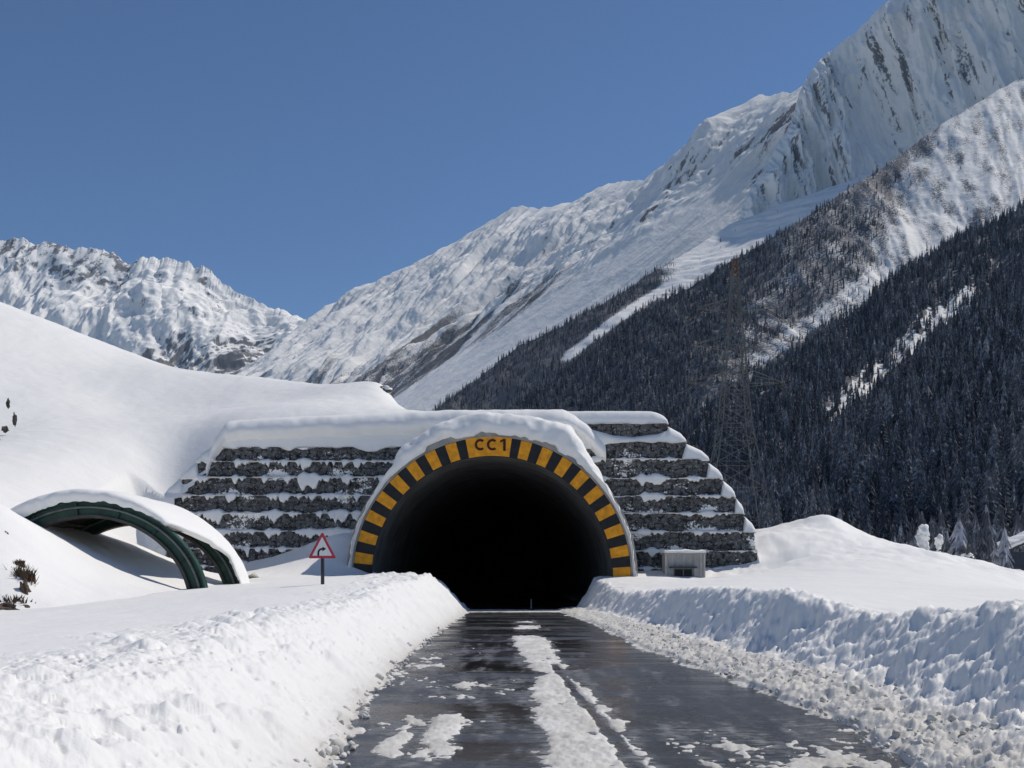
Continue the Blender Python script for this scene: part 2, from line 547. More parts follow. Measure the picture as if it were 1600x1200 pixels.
    dirt = np.where(tr > 0, .62 * (1 - sstep(-.35, .25, tw)), dirt)
    dirt = np.where((tl <= 0) & (tr <= 0), .55 + .35 * fbm(X * 1.5, Y, 3, 72), dirt)
    dirt = np.clip(dirt + .1 * (Y > 55) * (np.abs(X) < 4), 0, 1)
    # hole where the tunnel and the embankment stand
    keep = (X > -48) & (X < 70) & ~(((Y > 60.6) & (np.abs(X - XC) < 7.35)) | ((Y > 64.8) & (X < 14.2) & (X > -24)) | ((Y > 66) & (X < 0)))
    V = np.stack([X, Y, Z], -1).reshape(-1, 3)
    V, Fc, at = compact(V, grid_faces(*X.shape, keep=keep), {'dirt': dirt})
    o = np_mesh('snowfield', V, Fc, M['snow'], attrs=at)
    tag(o, 'ploughed snow banks and snowfield on both sides of the road', 'snow', kind='structure')


build_snow()


def build_hill():
    ctrl = PP([(-150, 420, 100), (0, 477, 92), (70, 505, 90), (130, 540, 88), (166, 567, 86), (250, 580, 84), (350, 590, 82), (450, 598, 80),
               (560, 598, 77), (600, 602, 76.5), (612, 620, 76.5), (640, 660, 77), (720, 668, 78), (900, 680, 80), (900, 690, 95), (600, 660, 95), (400, 640, 105),
               (0, 600, 74), (100, 618, 74), (200, 636, 75), (300, 632, 76), (450, 626, 74), (560, 622, 73),
               (0, 700, 60), (100, 708, 61), (200, 712, 64), (280, 704, 66), (0, 765, 50), (100, 772, 55), (200, 783, 59), (245, 790, 61),
               (150, 824, 51), (200, 846, 48.5), (230, 862, 48), (270, 885, 47), (300, 905, 46.5), (290, 892, 54), (350, 898, 52), (115, 836, 46), (200, 870, 45), (260, 898, 45),
               (0, 786, 38), (30, 808, 38), (60, 836, 38.5), (110, 864, 39.5), (200, 900, 40.5), (290, 928, 41.3),
               (0, 880, 33.5), (60, 900, 34.5), (150, 925, 36), (-100, 975, 30.5), (0, 975, 30.5), (100, 968, 32), (250, 945, 36), (330, 940, 40),
               (365, 661, 66.5), (450, 655, 66.5), (560, 650, 66.5), (700, 649, 67), (850, 652, 67),
               (312, 715, 65), (287, 750, 64.2), (262, 782, 63.2), (-150, 700, 60), (-200, 850, 34)])
    ctrl = np.r_[ctrl, np.array([(-50, 115, 26), (-90, 115, 36), (-95, 60, 26), (-20, 115, 16)])]
    f = TPS(ctrl, .3)
    xs = np.linspace(-95, 13, 620); ys = np.linspace(29.5, 118, 520)
    X, Y = np.meshgrid(xs, ys)
    Z = f(X, Y)
    Z += .10 * fbm(X * .12, Y * .12, 3, 81) + .03 * fbm(X * .5, Y * .4, 4, 82)
    Z += .014 * fbm(X * 1.6, Y * 1.4, 4, 84) + .05 * np.abs(fbm(X * .28 + Y * .12, Y * .75 - X * .2, 4, 184)) * sstep(-.1, .5, fbm(X * .05, Y * .05, 2, 185))
    xe = np.maximum(-17.0 + (Y - 64.6) * 1.9, -20.3) + .4
    Z = Z + (np.minimum(Z, .6) - Z) * sstep(xe - 2.4, xe, X) * sstep(53, 57, Y) * (Y < 63.2)
    keep = ~((Y > 57.5) & (Y < 65.6) & (X > xe))
    keep &= ~((Y < 65.6) & (X > -12.6))
    keep &= ~((Y > 65.5) & (X > 8.6))
    keep &= (Z > -1)
    V, Fc, at = compact(np.stack([X, Y, Z], -1).reshape(-1, 3), grid_faces(*X.shape, keep=keep), {'dirt': X * 0})
    o = np_mesh('hillside', V, Fc, M['snow_smooth'], attrs=at)
    tag(o, 'smooth snow covered hillside above and left of the portal', 'hillside', kind='structure')
    return f


hill = build_hill()

# ------------------------------------------------------------------ tunnel portal
def arc_grid(name, r0, r1, y0, y1, a0, a1, n, mat, parent, flip=False, bev=0):
    """annular sector block between two radii, angles from straight up, clockwise"""
    bm = bmesh.new()
    A = np.linspace(math.radians(a0), math.radians(a1), n)
    rings = []
    for a in A:
        sx, cz = math.sin(a), math.cos(a)
        rings.append([bm.verts.new((XC + r * sx, y, ZC + r * cz)) for r, y in ((r0, y0), (r1, y0), (r1, y1), (r0, y1))])
    for p, q in zip(rings[:-1], rings[1:]):
        for i in range(4):
            bm.faces.new((p[i], p[(i + 1) % 4], q[(i + 1) % 4], q[i]))
    bm.faces.new(rings[0]); bm.faces.new(rings[-1][::-1])
    return bm_obj(name, bm, mat, parent)


def snow_strip(name, xs, paths, mat, parent=None, sub=4, rough=.02, seed=0, loc=None):
    """loft a snow surface: paths is (nx, k, 2) of (y, z) polylines, smoothed by Catmull-Rom"""
    paths = np.asarray(paths, float); nx, k, _ = paths.shape
    pts = np.concatenate([paths[:, :1], paths, paths[:, -1:]], 1)
    rows = []
    for i in range(k - 1):
        p0, p1, p2, p3 = (pts[:, i + j] for j in range(4))
        for s in np.arange(sub) / sub:
            rows.append(.5 * (2 * p1 + (p2 - p0) * s + (2 * p0 - 5 * p1 + 4 * p2 - p3) * s * s + (3 * p1 - p0 - 3 * p2 + p3) * s ** 3))
    rows.append(pts[:, -2])
    R = np.stack(rows, 0)                       # (rows, nx, 2)
    X = np.broadcast_to(np.asarray(xs)[None], R.shape[:2])
    nY = fbm(X * 1.5, R[..., 1] * 1.5 + R[..., 0], 4, seed) * rough
    V = np.stack([X, R[..., 0] + nY, R[..., 1] + nY * .6], -1)
    return np_mesh(name, V.reshape(-1, 3), grid_faces(*X.shape), mat, parent, attrs={'dirt': X * 0}, loc=loc)


def build_portal():
    root = empty('tunnel_portal', (XC, YM, 0))
    tag(root, 'arched tunnel mouth with yellow and black striped rim marked CC1', 'tunnel')
    inv = root

    def kid(o):
        o.parent = root; o.matrix_parent_inverse = Matrix.Translation((-XC, -YM, 0)); return o
    # lining: one tube with an inner and an outer skin
    A = np.radians(np.linspace(-128, 128, 97))
    yo = [YM, YM + .02, 61, 63, 66, 72, 90, 120, 160, 210]
    V = []; n = len(A)
    for y in yo: V += [(XC + 6.62 * math.sin(a), y, ZC + 6.62 * math.cos(a)) for a in A]
    for y in (66.5, YM): V += [(XC + 7.72 * math.sin(a), y, ZC + 7.72 * math.cos(a)) for a in A]
    h = len(yo) + 2
    fc = [q for q in grid_faces(h, n) if not (q[0] // n == len(yo) - 1)]
    # front annulus + far end
    fc += [(i, i + 1, (h - 1) * n + i + 1, (h - 1) * n + i) for i in range(n - 1)]
    o = np_mesh('lining', V, np.array(fc), M['lining'], smooth=True); kid(o)
    bm = bmesh.new()
    vs = [bm.verts.new((XC + 6.7 * math.sin(a), 209, ZC + 6.7 * math.cos(a))) for a in A]; bm.faces.new(vs)
    kid(bm_obj('daylight_stop', bm, M['lining']))  # added cap closing the tube, so no daylight shows at its far end
    kid(arc_grid('rim', 6.60, 7.66, YM - .06, YM - .002, -112, 112, 120, M['black'], None))
    kid(arc_grid('outer_rim', 7.662, 8.02, YM - .10, YM + 5.8, -112, 112, 120, M['concrete'], None))
    c0 = -1.5
    for k in range(9):
        for sgn in (-1, 1):
            a = c0 + sgn * (16 + 9.25 * k)
            kid(arc_grid('yellow_stripe', 6.63 + random.uniform(0, .04), 7.64, YM - .075, YM - .058, a - 2.35, a + 2.35, 5, M['yellow'], None))
    pl = kid(arc_grid('name_plate', 6.62, 7.72, YM - .09, YM - .058, -11.0, 8.2, 14, M['yellow'], None))
    # lettering: two C and a flagged 1
    yl0, yl1 = YM - .108, YM - .0915

    def plate(pts):
        f = [bm.verts.new((x, yl0, z)) for x, z in pts]; g = [bm.verts.new((x, yl1, z)) for x, z in pts]
        bm.faces.new(f); bm.faces.new(g[::-1])
        for i in range(len(pts)): bm.faces.new((f[i], g[i], g[(i + 1) % len(pts)], f[(i + 1) % len(pts)]))
    for px_ in (750.5, 769.5):
        bm = bmesh.new()
        cx, cz = xat(px_, YM), zat(695.2, YM)
        aa = np.radians(np.linspace(48, 312, 26))
        for a0, a1 in zip(aa[:-1], aa[1:]):
            plate([(cx + rr * math.cos(q) * .96, cz + rr * math.sin(q)) for rr, q in ((.32, a0), (.32, a1), (.185, a1), (.185, a0))])
        bm_obj('lettering', bm, M['letter'], pl)
    bm = bmesh.new()
    cx, cz = xat(786.5, YM), zat(695.6, YM)
    plate([(cx - .01, cz - .33), (cx + .13, cz - .33), (cx + .13, cz + .33), (cx - .01, cz + .33), (cx - .18, cz + .24), (cx - .18, cz + .12), (cx - .01, cz + .20)])
    
    bm_obj('lettering', bm, M['letter'], pl)
    # snow lying on the outside of the vault
    th = np.radians(np.linspace(-100, 100, 260))
    deg = np.degrees(th)
    ro = interp(deg, [-100, -85, -65, -52, -42, -36, -20, -8, 8, 20, 27, 35, 42, 52, 65, 85, 100],
                [7.95, 7.97, 7.98, 8.05, 8.40, 8.70, 9.0, 9.15, 9.15, 9.3, 9.5, 8.95, 8.45, 8.12, 7.97, 7.94, 7.92])
    ro = ro + .07 * fbm(deg * .08, deg * 0, 3, 91)
    rv = np.clip(.5 * fbm(deg * .07, deg * 0 + 9, 4, 98) + .05, 0, .22) * sstep(55, 25, np.abs(deg))
    rows = []
    prof = [(-.11, 7.76, -1), (-.24, 7.84, 0), (-.30, None, .30), (-.12, None, .62), (.25, None, .88), (.9, None, 1.0), (2.2, None, 1.03), (4.5, None, 1.0), (6.2, None, .9)]
    for y, r, t in prof:
        if r is not None:
            rr = r + rv
            rr = np.full_like(th, 1) * rr
        else:
            rr = 7.84 + rv * (1 - t) + (ro - 7.84) * t
        rows.append(np.stack([XC + rr * np.sin(th), YM + y + .09 * fbm(deg * .07, deg * 0 + t * 2, 3, 93), ZC + rr * np.cos(th)], -1))
    # refine between the rows
    R = np.stack(rows, 0); fine = []
    for i in range(len(R) - 1):
        p0 = R[max(i - 1, 0)]; p1 = R[i]; p2 = R[i + 1]; p3 = R[min(i + 2, len(R) - 1)]
        for s in (0, .25, .5, .75):
            fine.append(.5 * (2 * p1 + (p2 - p0) * s + (2 * p0 - 5 * p1 + 4 * p2 - p3) * s * s + (3 * p1 - p0 - 3 * p2 + p3) * s ** 3))
    fine.append(R[-1]); R = np.stack(fine, 0)
    kk = .10 * fbm(R[..., 0] * .9, R[..., 2] * .9 + R[..., 1] * .5, 5, 94, .55) * sstep(0, 6, np.arange(len(R)))[:, None]
    rad = np.hypot(R[..., 0] - XC, R[..., 2] - ZC)
    R[..., 0] += kk * (R[..., 0] - XC) / rad; R[..., 2] += kk * (R[..., 2] - ZC) / rad
    R[..., 1] += .05 * fbm(R[..., 0] * 1.5, R[..., 2] * 1.5, 5, 194)
    kid(np_mesh('snow_cover', R.reshape(-1, 3), grid_faces(*R.shape[:2]), M['snow_smooth'], attrs={'dirt': R[..., 0] * 0}))
    # stained concrete band showing through above the plate
    return root


build_portal()

# ------------------------------------------------------------------ stepped gabion walls
def gabion_tier(name, x0, x1, zb, zt, yf, parent, seed, side):
    """one tier: stone-textured front with returns at both ends, open at the back"""
    step = .045
    dep = 1.6
    left = np.arange(dep, 0, -step); front = np.arange(x0, x1 + step, step)
    px = np.r_[np.full(len(left), x0), front, np.full(len(left), x1)]
    py = np.r_[yf + left, np.full(len(front), yf), yf + left[::-1]]
    nx = np.r_[np.full(len(left), -1.), np.zeros(len(front)), np.full(len(left), 1.)]
    ny = np.r_[np.zeros(len(left)), np.full(len(front), -1.), np.zeros(len(left))]
    run = np.r_[0, np.cumsum(np.hypot(np.diff(px), np.diff(py)))]
    zs = np.arange(zb, zt + step * .5, step)
    S, Z = np.meshgrid(run, zs)
    sc_ = 3.6
    wx = S * sc_ + .35 * fbm(S * 2, Z * 2, 2, seed); wy = Z * sc_ * 1.35 + .35 * fbm(S * 2, Z * 2, 2, seed + 1)
    d, rid = worley(wx, wy, seed)
    bulge = .085 * np.sqrt(np.clip(1 - (d / .75) ** 2, 0, 1)) * (.45 + .75 * rid)
    edge = 1 - .5 * sstep(.8, 1, np.abs((Z - (zb + zt) / 2) / ((zt - zb) / 2)))
    ds = bulge * edge + .05 * fbm(S * .8, Z * .8, 3, seed + 2) + .02 * fbm(S * 7, Z * 7, 3, seed + 4)
    sag = .22 * fbm(S * .35, Z * 0, 3, seed + 3) * (Z - zb) / (zt - zb)
    V = np.stack([px[None] + nx[None] * ds, py[None] + ny[None] * ds, Z + sag], -1)
    # close the top
    top = V[-1].copy(); top[:, 1] = yf + dep
    V = np.concatenate([V, top[None]], 0)
    att = {'cell': np.r_[rid, rid[-1:]].ravel(), 'gap': np.r_[sstep(.42, .62, d), sstep(.42, .62, d)[-1:]].ravel() * .9}
    # snow caught in pockets of the face
    patch = fbm(S * .38, Z * .8, 5, seed + 6, .6)
    low = 1 - (Z - zb) / (zt - zb)
    sn = .28 + .38 * patch + .24 * low ** 3 + .12 * sstep(.3, .0, d) + .05 * fbm(S * 3, Z * 3, 3, seed + 8)
    att['snow'] = np.r_[sn, sn[-1:]].ravel()
    return np_mesh(name, V.reshape(-1, 3), grid_faces(*V.shape[:2]), M['gabion'], parent, attrs=att)


def ledge_snow(parent, x0, x1, step0, step1, zt, yf, seed, thick=.16, drip0=.04, dripa=.22, hgap=.9, big=None, root_loc=None):
    """snow on the ledge of a tier; step0 / step1: how far the tier sticks out beyond the tier above at each end"""
    xs = np.arange(x0 - .12, x1 + .12, .06)
    n1 = fbm(xs * .55, xs * 0 + seed, 4, seed); n2 = fbm(xs * 1.6, xs * 0 + seed, 4, seed + 5)
    h = np.clip(thick + .28 * n1 + .10 * n2, -.12, 2)
    n3 = fbm(xs * 5, xs * 0 + seed, 3, seed + 7)
    dr = np.clip(drip0 + dripa * (n1 * 1.2 + .7 * n2 + .4 * n3), 0.0, 1.0) * sstep(-.05, .05, h)
    e0 = sstep(x0 + max(step0, .01) + .25, x0, xs) if step0 else xs * 0
    e1 = sstep(x1 - max(step1, .01) - .25, x1, xs) if step1 else xs * 0
    # snow heaps on the exposed ends of the steps, rounding off at the outer end
    if step1:
        u = np.clip((x1 + .12 - xs) / step1, 0, 1.25)
        hh = hgap * (.34 * np.sqrt(np.minimum(u * 3, 1)) + .66 * np.minimum(u, 1) ** .9)
        h = np.where(u < 1.25, np.maximum(h, hh * sstep(1.3, 1.0, u)), h); dr = np.where(u < 1.2, np.minimum(dr, .10), dr)
    if step0:
        u = np.clip((xs - x0 + .12) / step0, 0, 1.25)
        hh = hgap * (.34 * np.sqrt(np.minimum(u * 3, 1)) + .66 * np.minimum(u, 1) ** .9)
        h = np.where(u < 1.25, np.maximum(h, hh * sstep(1.3, 1.0, u)), h); dr = np.where(u < 1.2, np.minimum(dr, .10), dr)
    if big is not None:
        h, dr = big(xs, h, dr)
    o = np.ones_like(xs)
    pth = np.stack([np.stack(p, -1) for p in [
        (yf - .06 * o + .14, zt - dr - .05), (yf - .10 * o - .07 * np.sign(h), zt - dr), (yf - .11 * o - .07 * np.sign(h), zt - dr * .5 + .02 * np.sign(h)), (yf - .10 * o, zt + h * .45),
        (yf + .12 * o, zt + h * .85), (yf + .50 * o, zt + h), (yf + 1.3 * o, zt + h * 1.02), (yf + 2.2 * o, zt + h * .95)]], 1)
    # close the two ends
    for i in (0, -1):
        pth[i, :, 1] = zt - .08
    return snow_strip('snow_ledge', xs, pth, M['snow_smooth'], parent, 3, .035, seed)


def circ(zb, zt, r=7.80):
    zz = min(max(ZC, zb), zt) if zb < ZC < zt else (zb if zb > ZC else zt)
    v = r * r - (zz - ZC) ** 2
    return math.sqrt(v) if v > 0 else 0.0


def build_wall(side):
    if side < 0:
        tops = [698, 721, 746, 774, 802, 830, 857, 884, 912]; ends = [335, 310, 286, 258, 252, 250, 248, 247, 246]
    else:
        tops = [661, 690, 717, 747, 775, 802, 831, 861, 888, 914]; ends = [1042, 1070, 1105, 1127, 1147, 1161, 1178, 1181, 1186, 1190]
    n = len(tops)
    xm = xat(300, 63) if side < 0 else xat(1080, 63)
    root = empty('gabion_wall', (xm, 63, 0))
    tag(root, 'stepped dark stone gabion wall left of the tunnel mouth, behind the road sign' if side < 0 else
        'stepped dark stone gabion wall right of the tunnel mouth, behind the cabin', 'stone wall', 'gabion walls flanking the tunnel')

    def kid(o):
        o.matrix_parent_inverse = Matrix.Translation((-xm, -63, 0)); return o
    setb = .21
    prev_end = None
    for i in range(n):
        yf = 64.6 - setb * (i + (0 if side > 0 else 1)) + (.0)
        zt = zat(tops[i], yf); zb = zat(tops[i + 1], yf) - .12 if i + 1 < n else zt - 1.1
        xe = xat(ends[i], yf)
        ci = circ(zb, zt)
        ci = max(ci, .0)
        if i == 0 and side > 0:
            ci = max(ci, 3.3)
        xi = XC + side * ci
        a, b = (xe, xi) if side < 0 else (xi, xe)
        kid(gabion_tier('gabion_tier', a, b, zb, zt, yf, root, 100 + i * 7 + (50 if side > 0 else 0), side))
        st = 0
        if prev_end is not None:
            st = abs(xe - prev_end)
        prev_end = xe
        big = None
        if i == 0 and side < 0:
            def big(xs, h, dr):
                lump = .22 * fbm(xs * .5, xs * 0, 3, 301)
                hh = 1.42 + lump * .2
                dr = np.clip(.05 + .25 * fbm(xs * .55, xs * 0 + 2, 3, 303), 0, .5)
                u = np.clip((xs - a) / 1.6, 0, 1)
                return hh * np.sqrt(np.clip(1 - (1 - u) ** 2, 0.01, 1)), dr
        if i == 0 and side > 0:
            def big(xs, h, dr):
                u = np.clip((b + .1 - xs) / 1.3, 0, 1)
                return .78 * np.sqrt(np.clip(1 - (1 - u) ** 2, .01, 1)) + xs * 0, np.clip(.02 + .04 * fbm(xs, xs * 0, 2, 5), 0, 1)
        if i == 1 and side > 0:
            def big(xs, h, dr):
                u = (xs - a) / (b - a)
                hh = np.maximum(h, interp(u, [0, .25, .45, .6, .8, .88, 1], [1.0, .9, .42, .33, .55, .80, .12]))
                return hh, interp(u, [0, .1, .3, .4, .5, 1], [.50, .35, .40, .12, .03, .02]) + .05 * fbm(xs, xs * 0, 3, 9)
        kid(ledge_snow(root, a, b, st if side < 0 else 0, st if side > 0 else 0, zt, yf, 200 + i * 11 + (60 if side > 0 else 0),
                       thick=.13 if side < 0 else .07, drip0=.08 if side < 0 else .03, dripa=.50 if side < 0 else .26, hgap=.95, big=big))
    # deep snow on top of the wall, joining the vault to the hill
    if side > 0:
        xs = np.arange(xat(322, 64), xat(950, 63), .12)
        zc = interp(xs, [xat(322, 64), xat(340, 65), xat(365, 66), xat(430, 66), xat(600, 66), xat(700, 66), xat(878, 66), xat(897, 65), xat(922, 64), xat(950, 63)], [zat(712, 64), zat(682, 65), zat(661, 66), zat(656, 66), zat(649, 66), zat(644, 66), zat(643, 66), zat(648, 65.5), zat(663, 64.5), zat(688, 63.5)])
        o_ = np.ones_like(xs)
        pth = np.stack([np.stack(p, -1) for p in [(64.4 * o_, zc - 1.5), (63.9 * o_, zc - .95 + .1 * fbm(xs * .4, xs * 0, 3, 31)), (64.2 * o_, zc - .35 + .12 * fbm(xs * .5, xs * 0, 3, 32)), (64.9 * o_, zc - .05), (66.0 * o_, zc + .02), (68.5 * o_, zc - .1)]], 1)
        kid(snow_strip('snow_cap', xs, pth, M['snow_smooth'], root, 4, .05, 33))
    return root


build_wall(-1)
build_wall(1)

# ------------------------------------------------------------------ guard cabin
def build_cabin():
    y = 60.6; x0 = xat(1040, y); x1 = xat(1101, y); zt = zat(866, y); z0 = .6
    root = empty('guard_cabin', ((x0 + x1) / 2, y, z0))
    tag(root, 'small pale corrugated cabin with a dark window, half buried in front of the stone wall', 'cabin')
    inv = Matrix.Translation((-(x0 + x1) / 2, -y, -z0))
    def kid(o): o.parent = root; o.matrix_parent_inverse = inv; return o
    # corrugated walls
    n = 84
    xs = np.linspace(x0, x1, n); yy = y - .028 * np.sign(np.sin(np.arange(n) * 2 * np.pi / 12)) * np.minimum(1, np.abs(np.sin(np.arange(n) * 2 * np.pi / 12)) * 2)
    bm = bmesh.new()
    ring = [(a, b) for a, b in zip(xs, yy)] + [(x1, y + 1.5), (x0, y + 1.5)]
    lo = [bm.verts.new((a, b, z0)) for a, b in ring]; hi = [bm.verts.new((a, b, zt)) for a, b in ring]
    m = len(ring)
    for i in range(m):
        bm.faces.new((lo[i], lo[(i + 1) % m], hi[(i + 1) % m], hi[i]))
    bm.faces.new(hi)
    kid(bm_obj('wall', bm, M['cabin']))
    bm = bmesh.new()
    add_box(bm, x0 - .08, x1 + .08, y - .14, y + 1.6, zt + .003, zt + .09, .02)
    kid(bm_obj('roof', bm, M['cabin']))
    for a in (x0 - .03, x1 - .05):
        bm = bmesh.new()
        add_box(bm, a, a + .08, y - .07, y - .032, z0, zt - .003)
        kid(bm_obj('corner_trim', bm, M['plaster']))
    wx0, wx1, wz0, wz1 = xat(1054, y), xat(1081, y), zat(911, y), zat(888, y)
    bm = bmesh.new()
    add_box(bm, wx0 - .05, wx0, y - .075, y - .034, wz0, wz1); add_box(bm, wx1, wx1 + .05, y - .075, y - .034, wz0, wz1)
    add_box(bm, (wx0 + wx1) / 2 - .03, (wx0 + wx1) / 2 + .03, y - .073, y - .036, wz0, wz1)
    add_box(bm, wx0 - .05, wx1 + .05, y - .077, y - .033, wz1 - .05, wz1 + .002)
    win = kid(bm_obj('window', bm, M['galv']))
    bm = bmesh.new(); add_box(bm, wx0, wx1, y - .056, y - .042, wz0, wz1)
    p = bm_obj('pane', bm, M['glass']); p.parent = win; p.matrix_parent_inverse = Matrix.Identity(4)
    bm = bmesh.new(); add_box(bm, wx0 - .3, wx1 + .25, y - .34, y - .03, wz1 + .003, wz1 + .09, .015)
    kid(bm_obj('awning', bm, M['cabin_trim']))
    xs = np.arange(x0 - .1, x1 + .1, .05); zz = zt + .09
    h = .16 + .08 * fbm(xs * 1.3, xs * 0, 3, 44); h[0] = h[-1] = .0
    o_ = np.ones_like(xs)
    pth = np.stack([np.stack(q, -1) for q in [(y - .12 * o_, zz - .01 + 0 * h), (y - .17 * o_, zz + h * .3), (y - .05 * o_, zz + h * .9), (y + .8 * o_, zz + h * 1.2), (y + 1.6 * o_, zz + h)]], 1)
    kid(snow_strip('snow_cap', xs, pth, M['snow_smooth'], None, 3, .02, 45))


build_cabin()

# ------------------------------------------------------------------ warning sign
def build_sign():
    d = 35.5
    x, _, zb = P(503.5, 912, d)
    root = empty('road_sign', (x, d, zb - .5), math.radians(-4))
    tag(root, 'red bordered triangular warning sign with a black right bend arrow on a dark post', 'road sign')
    o0 = zb - .5
    bm = bmesh.new()
    add_bar(bm, (0, .05, -.1), (0, .05, zat(838, d) - o0), .085, sides=10)
    bm_obj('post', bm, M['post'], root, True)
    z0 = zat(872.5, d) - o0; zt = zat(831, d) - o0; hw = 22.5 / F * d

    def tri(bm, y0, y1, inset, rad):
        cz = z0 + (zt - z0) / 3
        base = [(-hw, z0), (hw, z0), (0, zt)]
        pts = []
        for i in range(3):
            bx, bz = base[i]; vx, vz = bx, bz - cz; L = math.hypot(vx, vz)
            k = (L - inset) / L
            c = Vector((vx * k, vz * k)); dirc = c.normalized()
            cc = c - dirc * rad * 2
            a0 = math.atan2(dirc.y, dirc.x)
            for t in np.linspace(-math.pi / 3, math.pi / 3, 7):
                pts.append((cc.x + rad * math.cos(a0 + t), cc.y + rad * math.sin(a0 + t) + cz))
        f = [bm.verts.new((px, y0, pz)) for px, pz in pts]; g = [bm.verts.new((px, y1, pz)) for px, pz in pts]
        n = len(pts)
        bm.faces.new(f); bm.faces.new(g[::-1])
        for i in range(n): bm.faces.new((f[i], g[i], g[(i + 1) % n], f[(i + 1) % n]))
    bm = bmesh.new(); tri(bm, -.012, .004, 0, .035); bm_obj('border', bm, M['sign_red'], root)
    bm = bmesh.new(); tri(bm, -.018, -.0125, .165, .015); fce = bm_obj('face', bm, M['sign_white'], root)
    # arrow: shaft rising, bending to the right, with a triangular head
    bm = bmesh.new()
    pts = [(-.125, .085), (-.125, .20), (-.11, .245), (-.075, .285), (-.03, .305), (.02, .312)]
    wv = .030
    L, Rr = [], []
    for i, p in enumerate(pts):
        a = Vector(pts[max(i - 1, 0)]); b = Vector(pts[min(i + 1, len(pts) - 1)]); t = (b - a).normalized(); nn = Vector((-t.y, t.x))
        L.append(Vector(p) + nn * wv); Rr.append(Vector(p) - nn * wv)
    V2 = lambda q: bm.verts.new((q[0], -.022, q[1] + z0))
    lv = [V2(q) for q in L]; rv = [V2(q) for q in Rr]
    for i in range(len(pts) - 1): bm.faces.new((lv[i], rv[i], rv[i + 1], lv[i + 1]))
    bm.faces.new([V2(q) for q in ((.01, .385), (.01, .225), (.135, .312))])
    bmesh.ops.solidify(bm, geom=list(bm.faces), thickness=.003)
    a = bm_obj('arrow', bm, M['sign_black'], fce)
    for zq in (.12, .42):
        bm = bmesh.new(); add_box(bm, -.05, .05, .004, .012, z0 + zq, z0 + zq + .06)
        bm_obj('bracket', bm, M['galv'], root)


build_sign()

# ------------------------------------------------------------------ green steel arch shelter
def build_arch():
    xc, zc, R = -16.3, .55, 4.12
    root = empty('steel_arch_shelter', (xc, 42, zc)); root.scale = (1.117, 1, 1)
    tag(root, 'green steel arch shelter under a thick snow roof, beside the left hillside', 'shelter')
    th = np.radians(np.linspace(-100, 100, 72))

    def sweep(name, sec, y, mat, parent, a=th):
        """sec: list of (dr, dy) closed outline swept round the arch"""
        k = len(sec)
        V = np.array([[((R + dr) * math.sin(t), y - 42 + dy, (R + dr) * math.cos(t)) for dr, dy in sec] for t in a])
        fc = grid_faces(len(a), k, wrap=True)
        return np_mesh(name, V.reshape(-1, 3), fc, mat, parent, smooth=False)
    for y in (42.0, 47.4):
        rib = sweep('rib', [(-.05, -.22), (0, -.22), (0, .22), (-.05, .22)], y, M['green'], root)
        sweep('web', [(-.048, -.05), (-.048, .05), (-.52, .05), (-.52, -.05)], y, M['green'], rib)
        sweep('lower_flange', [(-.64, -.20), (-.523, -.20), (-.523, .20), (-.64, .20)], y, M['greydark'], rib)
        sweep('pipe', [(-.22 + .045 * math.cos(q), -.15 + .045 * math.sin(q)) for q in np.linspace(0, 6.28, 9)[:-1]], y, M['galv'], rib)
        for t in np.radians([-72, -50, -28, -6, 16, 38, 60, 80]):
            bm = bmesh.new()
            M4 = Matrix.Rotation(t, 4, 'Y')
            q = bmesh.ops.create_cube(bm, size=1)
            bmesh.ops.transform(bm, matrix=M4 @ Matrix.Translation((0, y - 42 - .02, R - .285)) @ Matrix.Diagonal((.03, .30, .46, 1)), verts=q['verts'])
            bm_obj('stiffener', bm, M['green'], rib)
    for t in np.radians([-80, -55, -30, -8, 14, 36]):
        bm = bmesh.new()
        p = Vector(((R - .16) * math.sin(t), 0, (R - .16) * math.cos(t)))
        add_bar(bm, p + Vector((0, .24, 0)), p + Vector((0, 5.16, 0)), .10)
        bm_obj('purlin', bm, M['greydark'], root)
    # corrugated roof sheet between the ribs, down to the shoulder
    a = np.radians(np.linspace(-98, 44, 120)); yv = np.linspace(-.1, 5.7, 30)
    Y, A = np.meshgrid(yv, a)
    r = R + .035 + .018 * np.sin(A * R * 2 * np.pi / .22)
    np_mesh('roof_sheet', np.stack([r * np.sin(A), Y, r * np.cos(A)], -1).reshape(-1, 3), grid_faces(*Y.shape), M['greydark'], root)
    # snow roof
    a = np.radians(np.linspace(-99, 84, 150)); n = len(a); deg = np.degrees(a)
    hh = interp(deg, [-99, -70, -35, -8, 15, 36, 52, 70, 84], [.8, .72, .62, .54, .42, .25, .16, .11, .03])
    yfr = interp(deg, [-99, 20, 40, 50, 60, 84], [-.30, -.28, -.1, 3.6, 5.05, 5.15]) + .10 * fbm(deg * .10, deg * 0, 3, 95)
    rows = []
    for t in np.linspace(0, 1, 34):
        # t 0..0.25: front face rising; then the back of the roof
        if t < .22:
            q = t / .22
            rr = R + .05 + hh * (math.sin(q * math.pi / 2)) * .85
            yy = yfr - .10 * math.sin(q * math.pi) + .25 * q * q
            rr = rr - (1 - q) * .06 * (1 + fbm(deg * .2, deg * 0, 3, 96))
        else:
            q = (t - .22) / .78
            rr = R + .05 + hh * (.85 + .15 * min(1, q * 5))
            yy = yfr + .25 + (6.5 - (yfr + .25)) * q
            if q > .93: rr = R + .05 + hh * .6
        yy = np.asarray(yy) + 0 * a
        rr = rr + .03 * fbm(deg * .06, yy * .8, 3, 97)
        rows.append(np.stack([rr * np.sin(a), yy, rr * np.cos(a)], -1))
    V = np.stack(rows, 0)
    np_mesh('snow_cover', V.reshape(-1, 3), grid_faces(*V.shape[:2]), M['snow_smooth'], root, attrs={'dirt': V[..., 0] * 0})


build_arch()

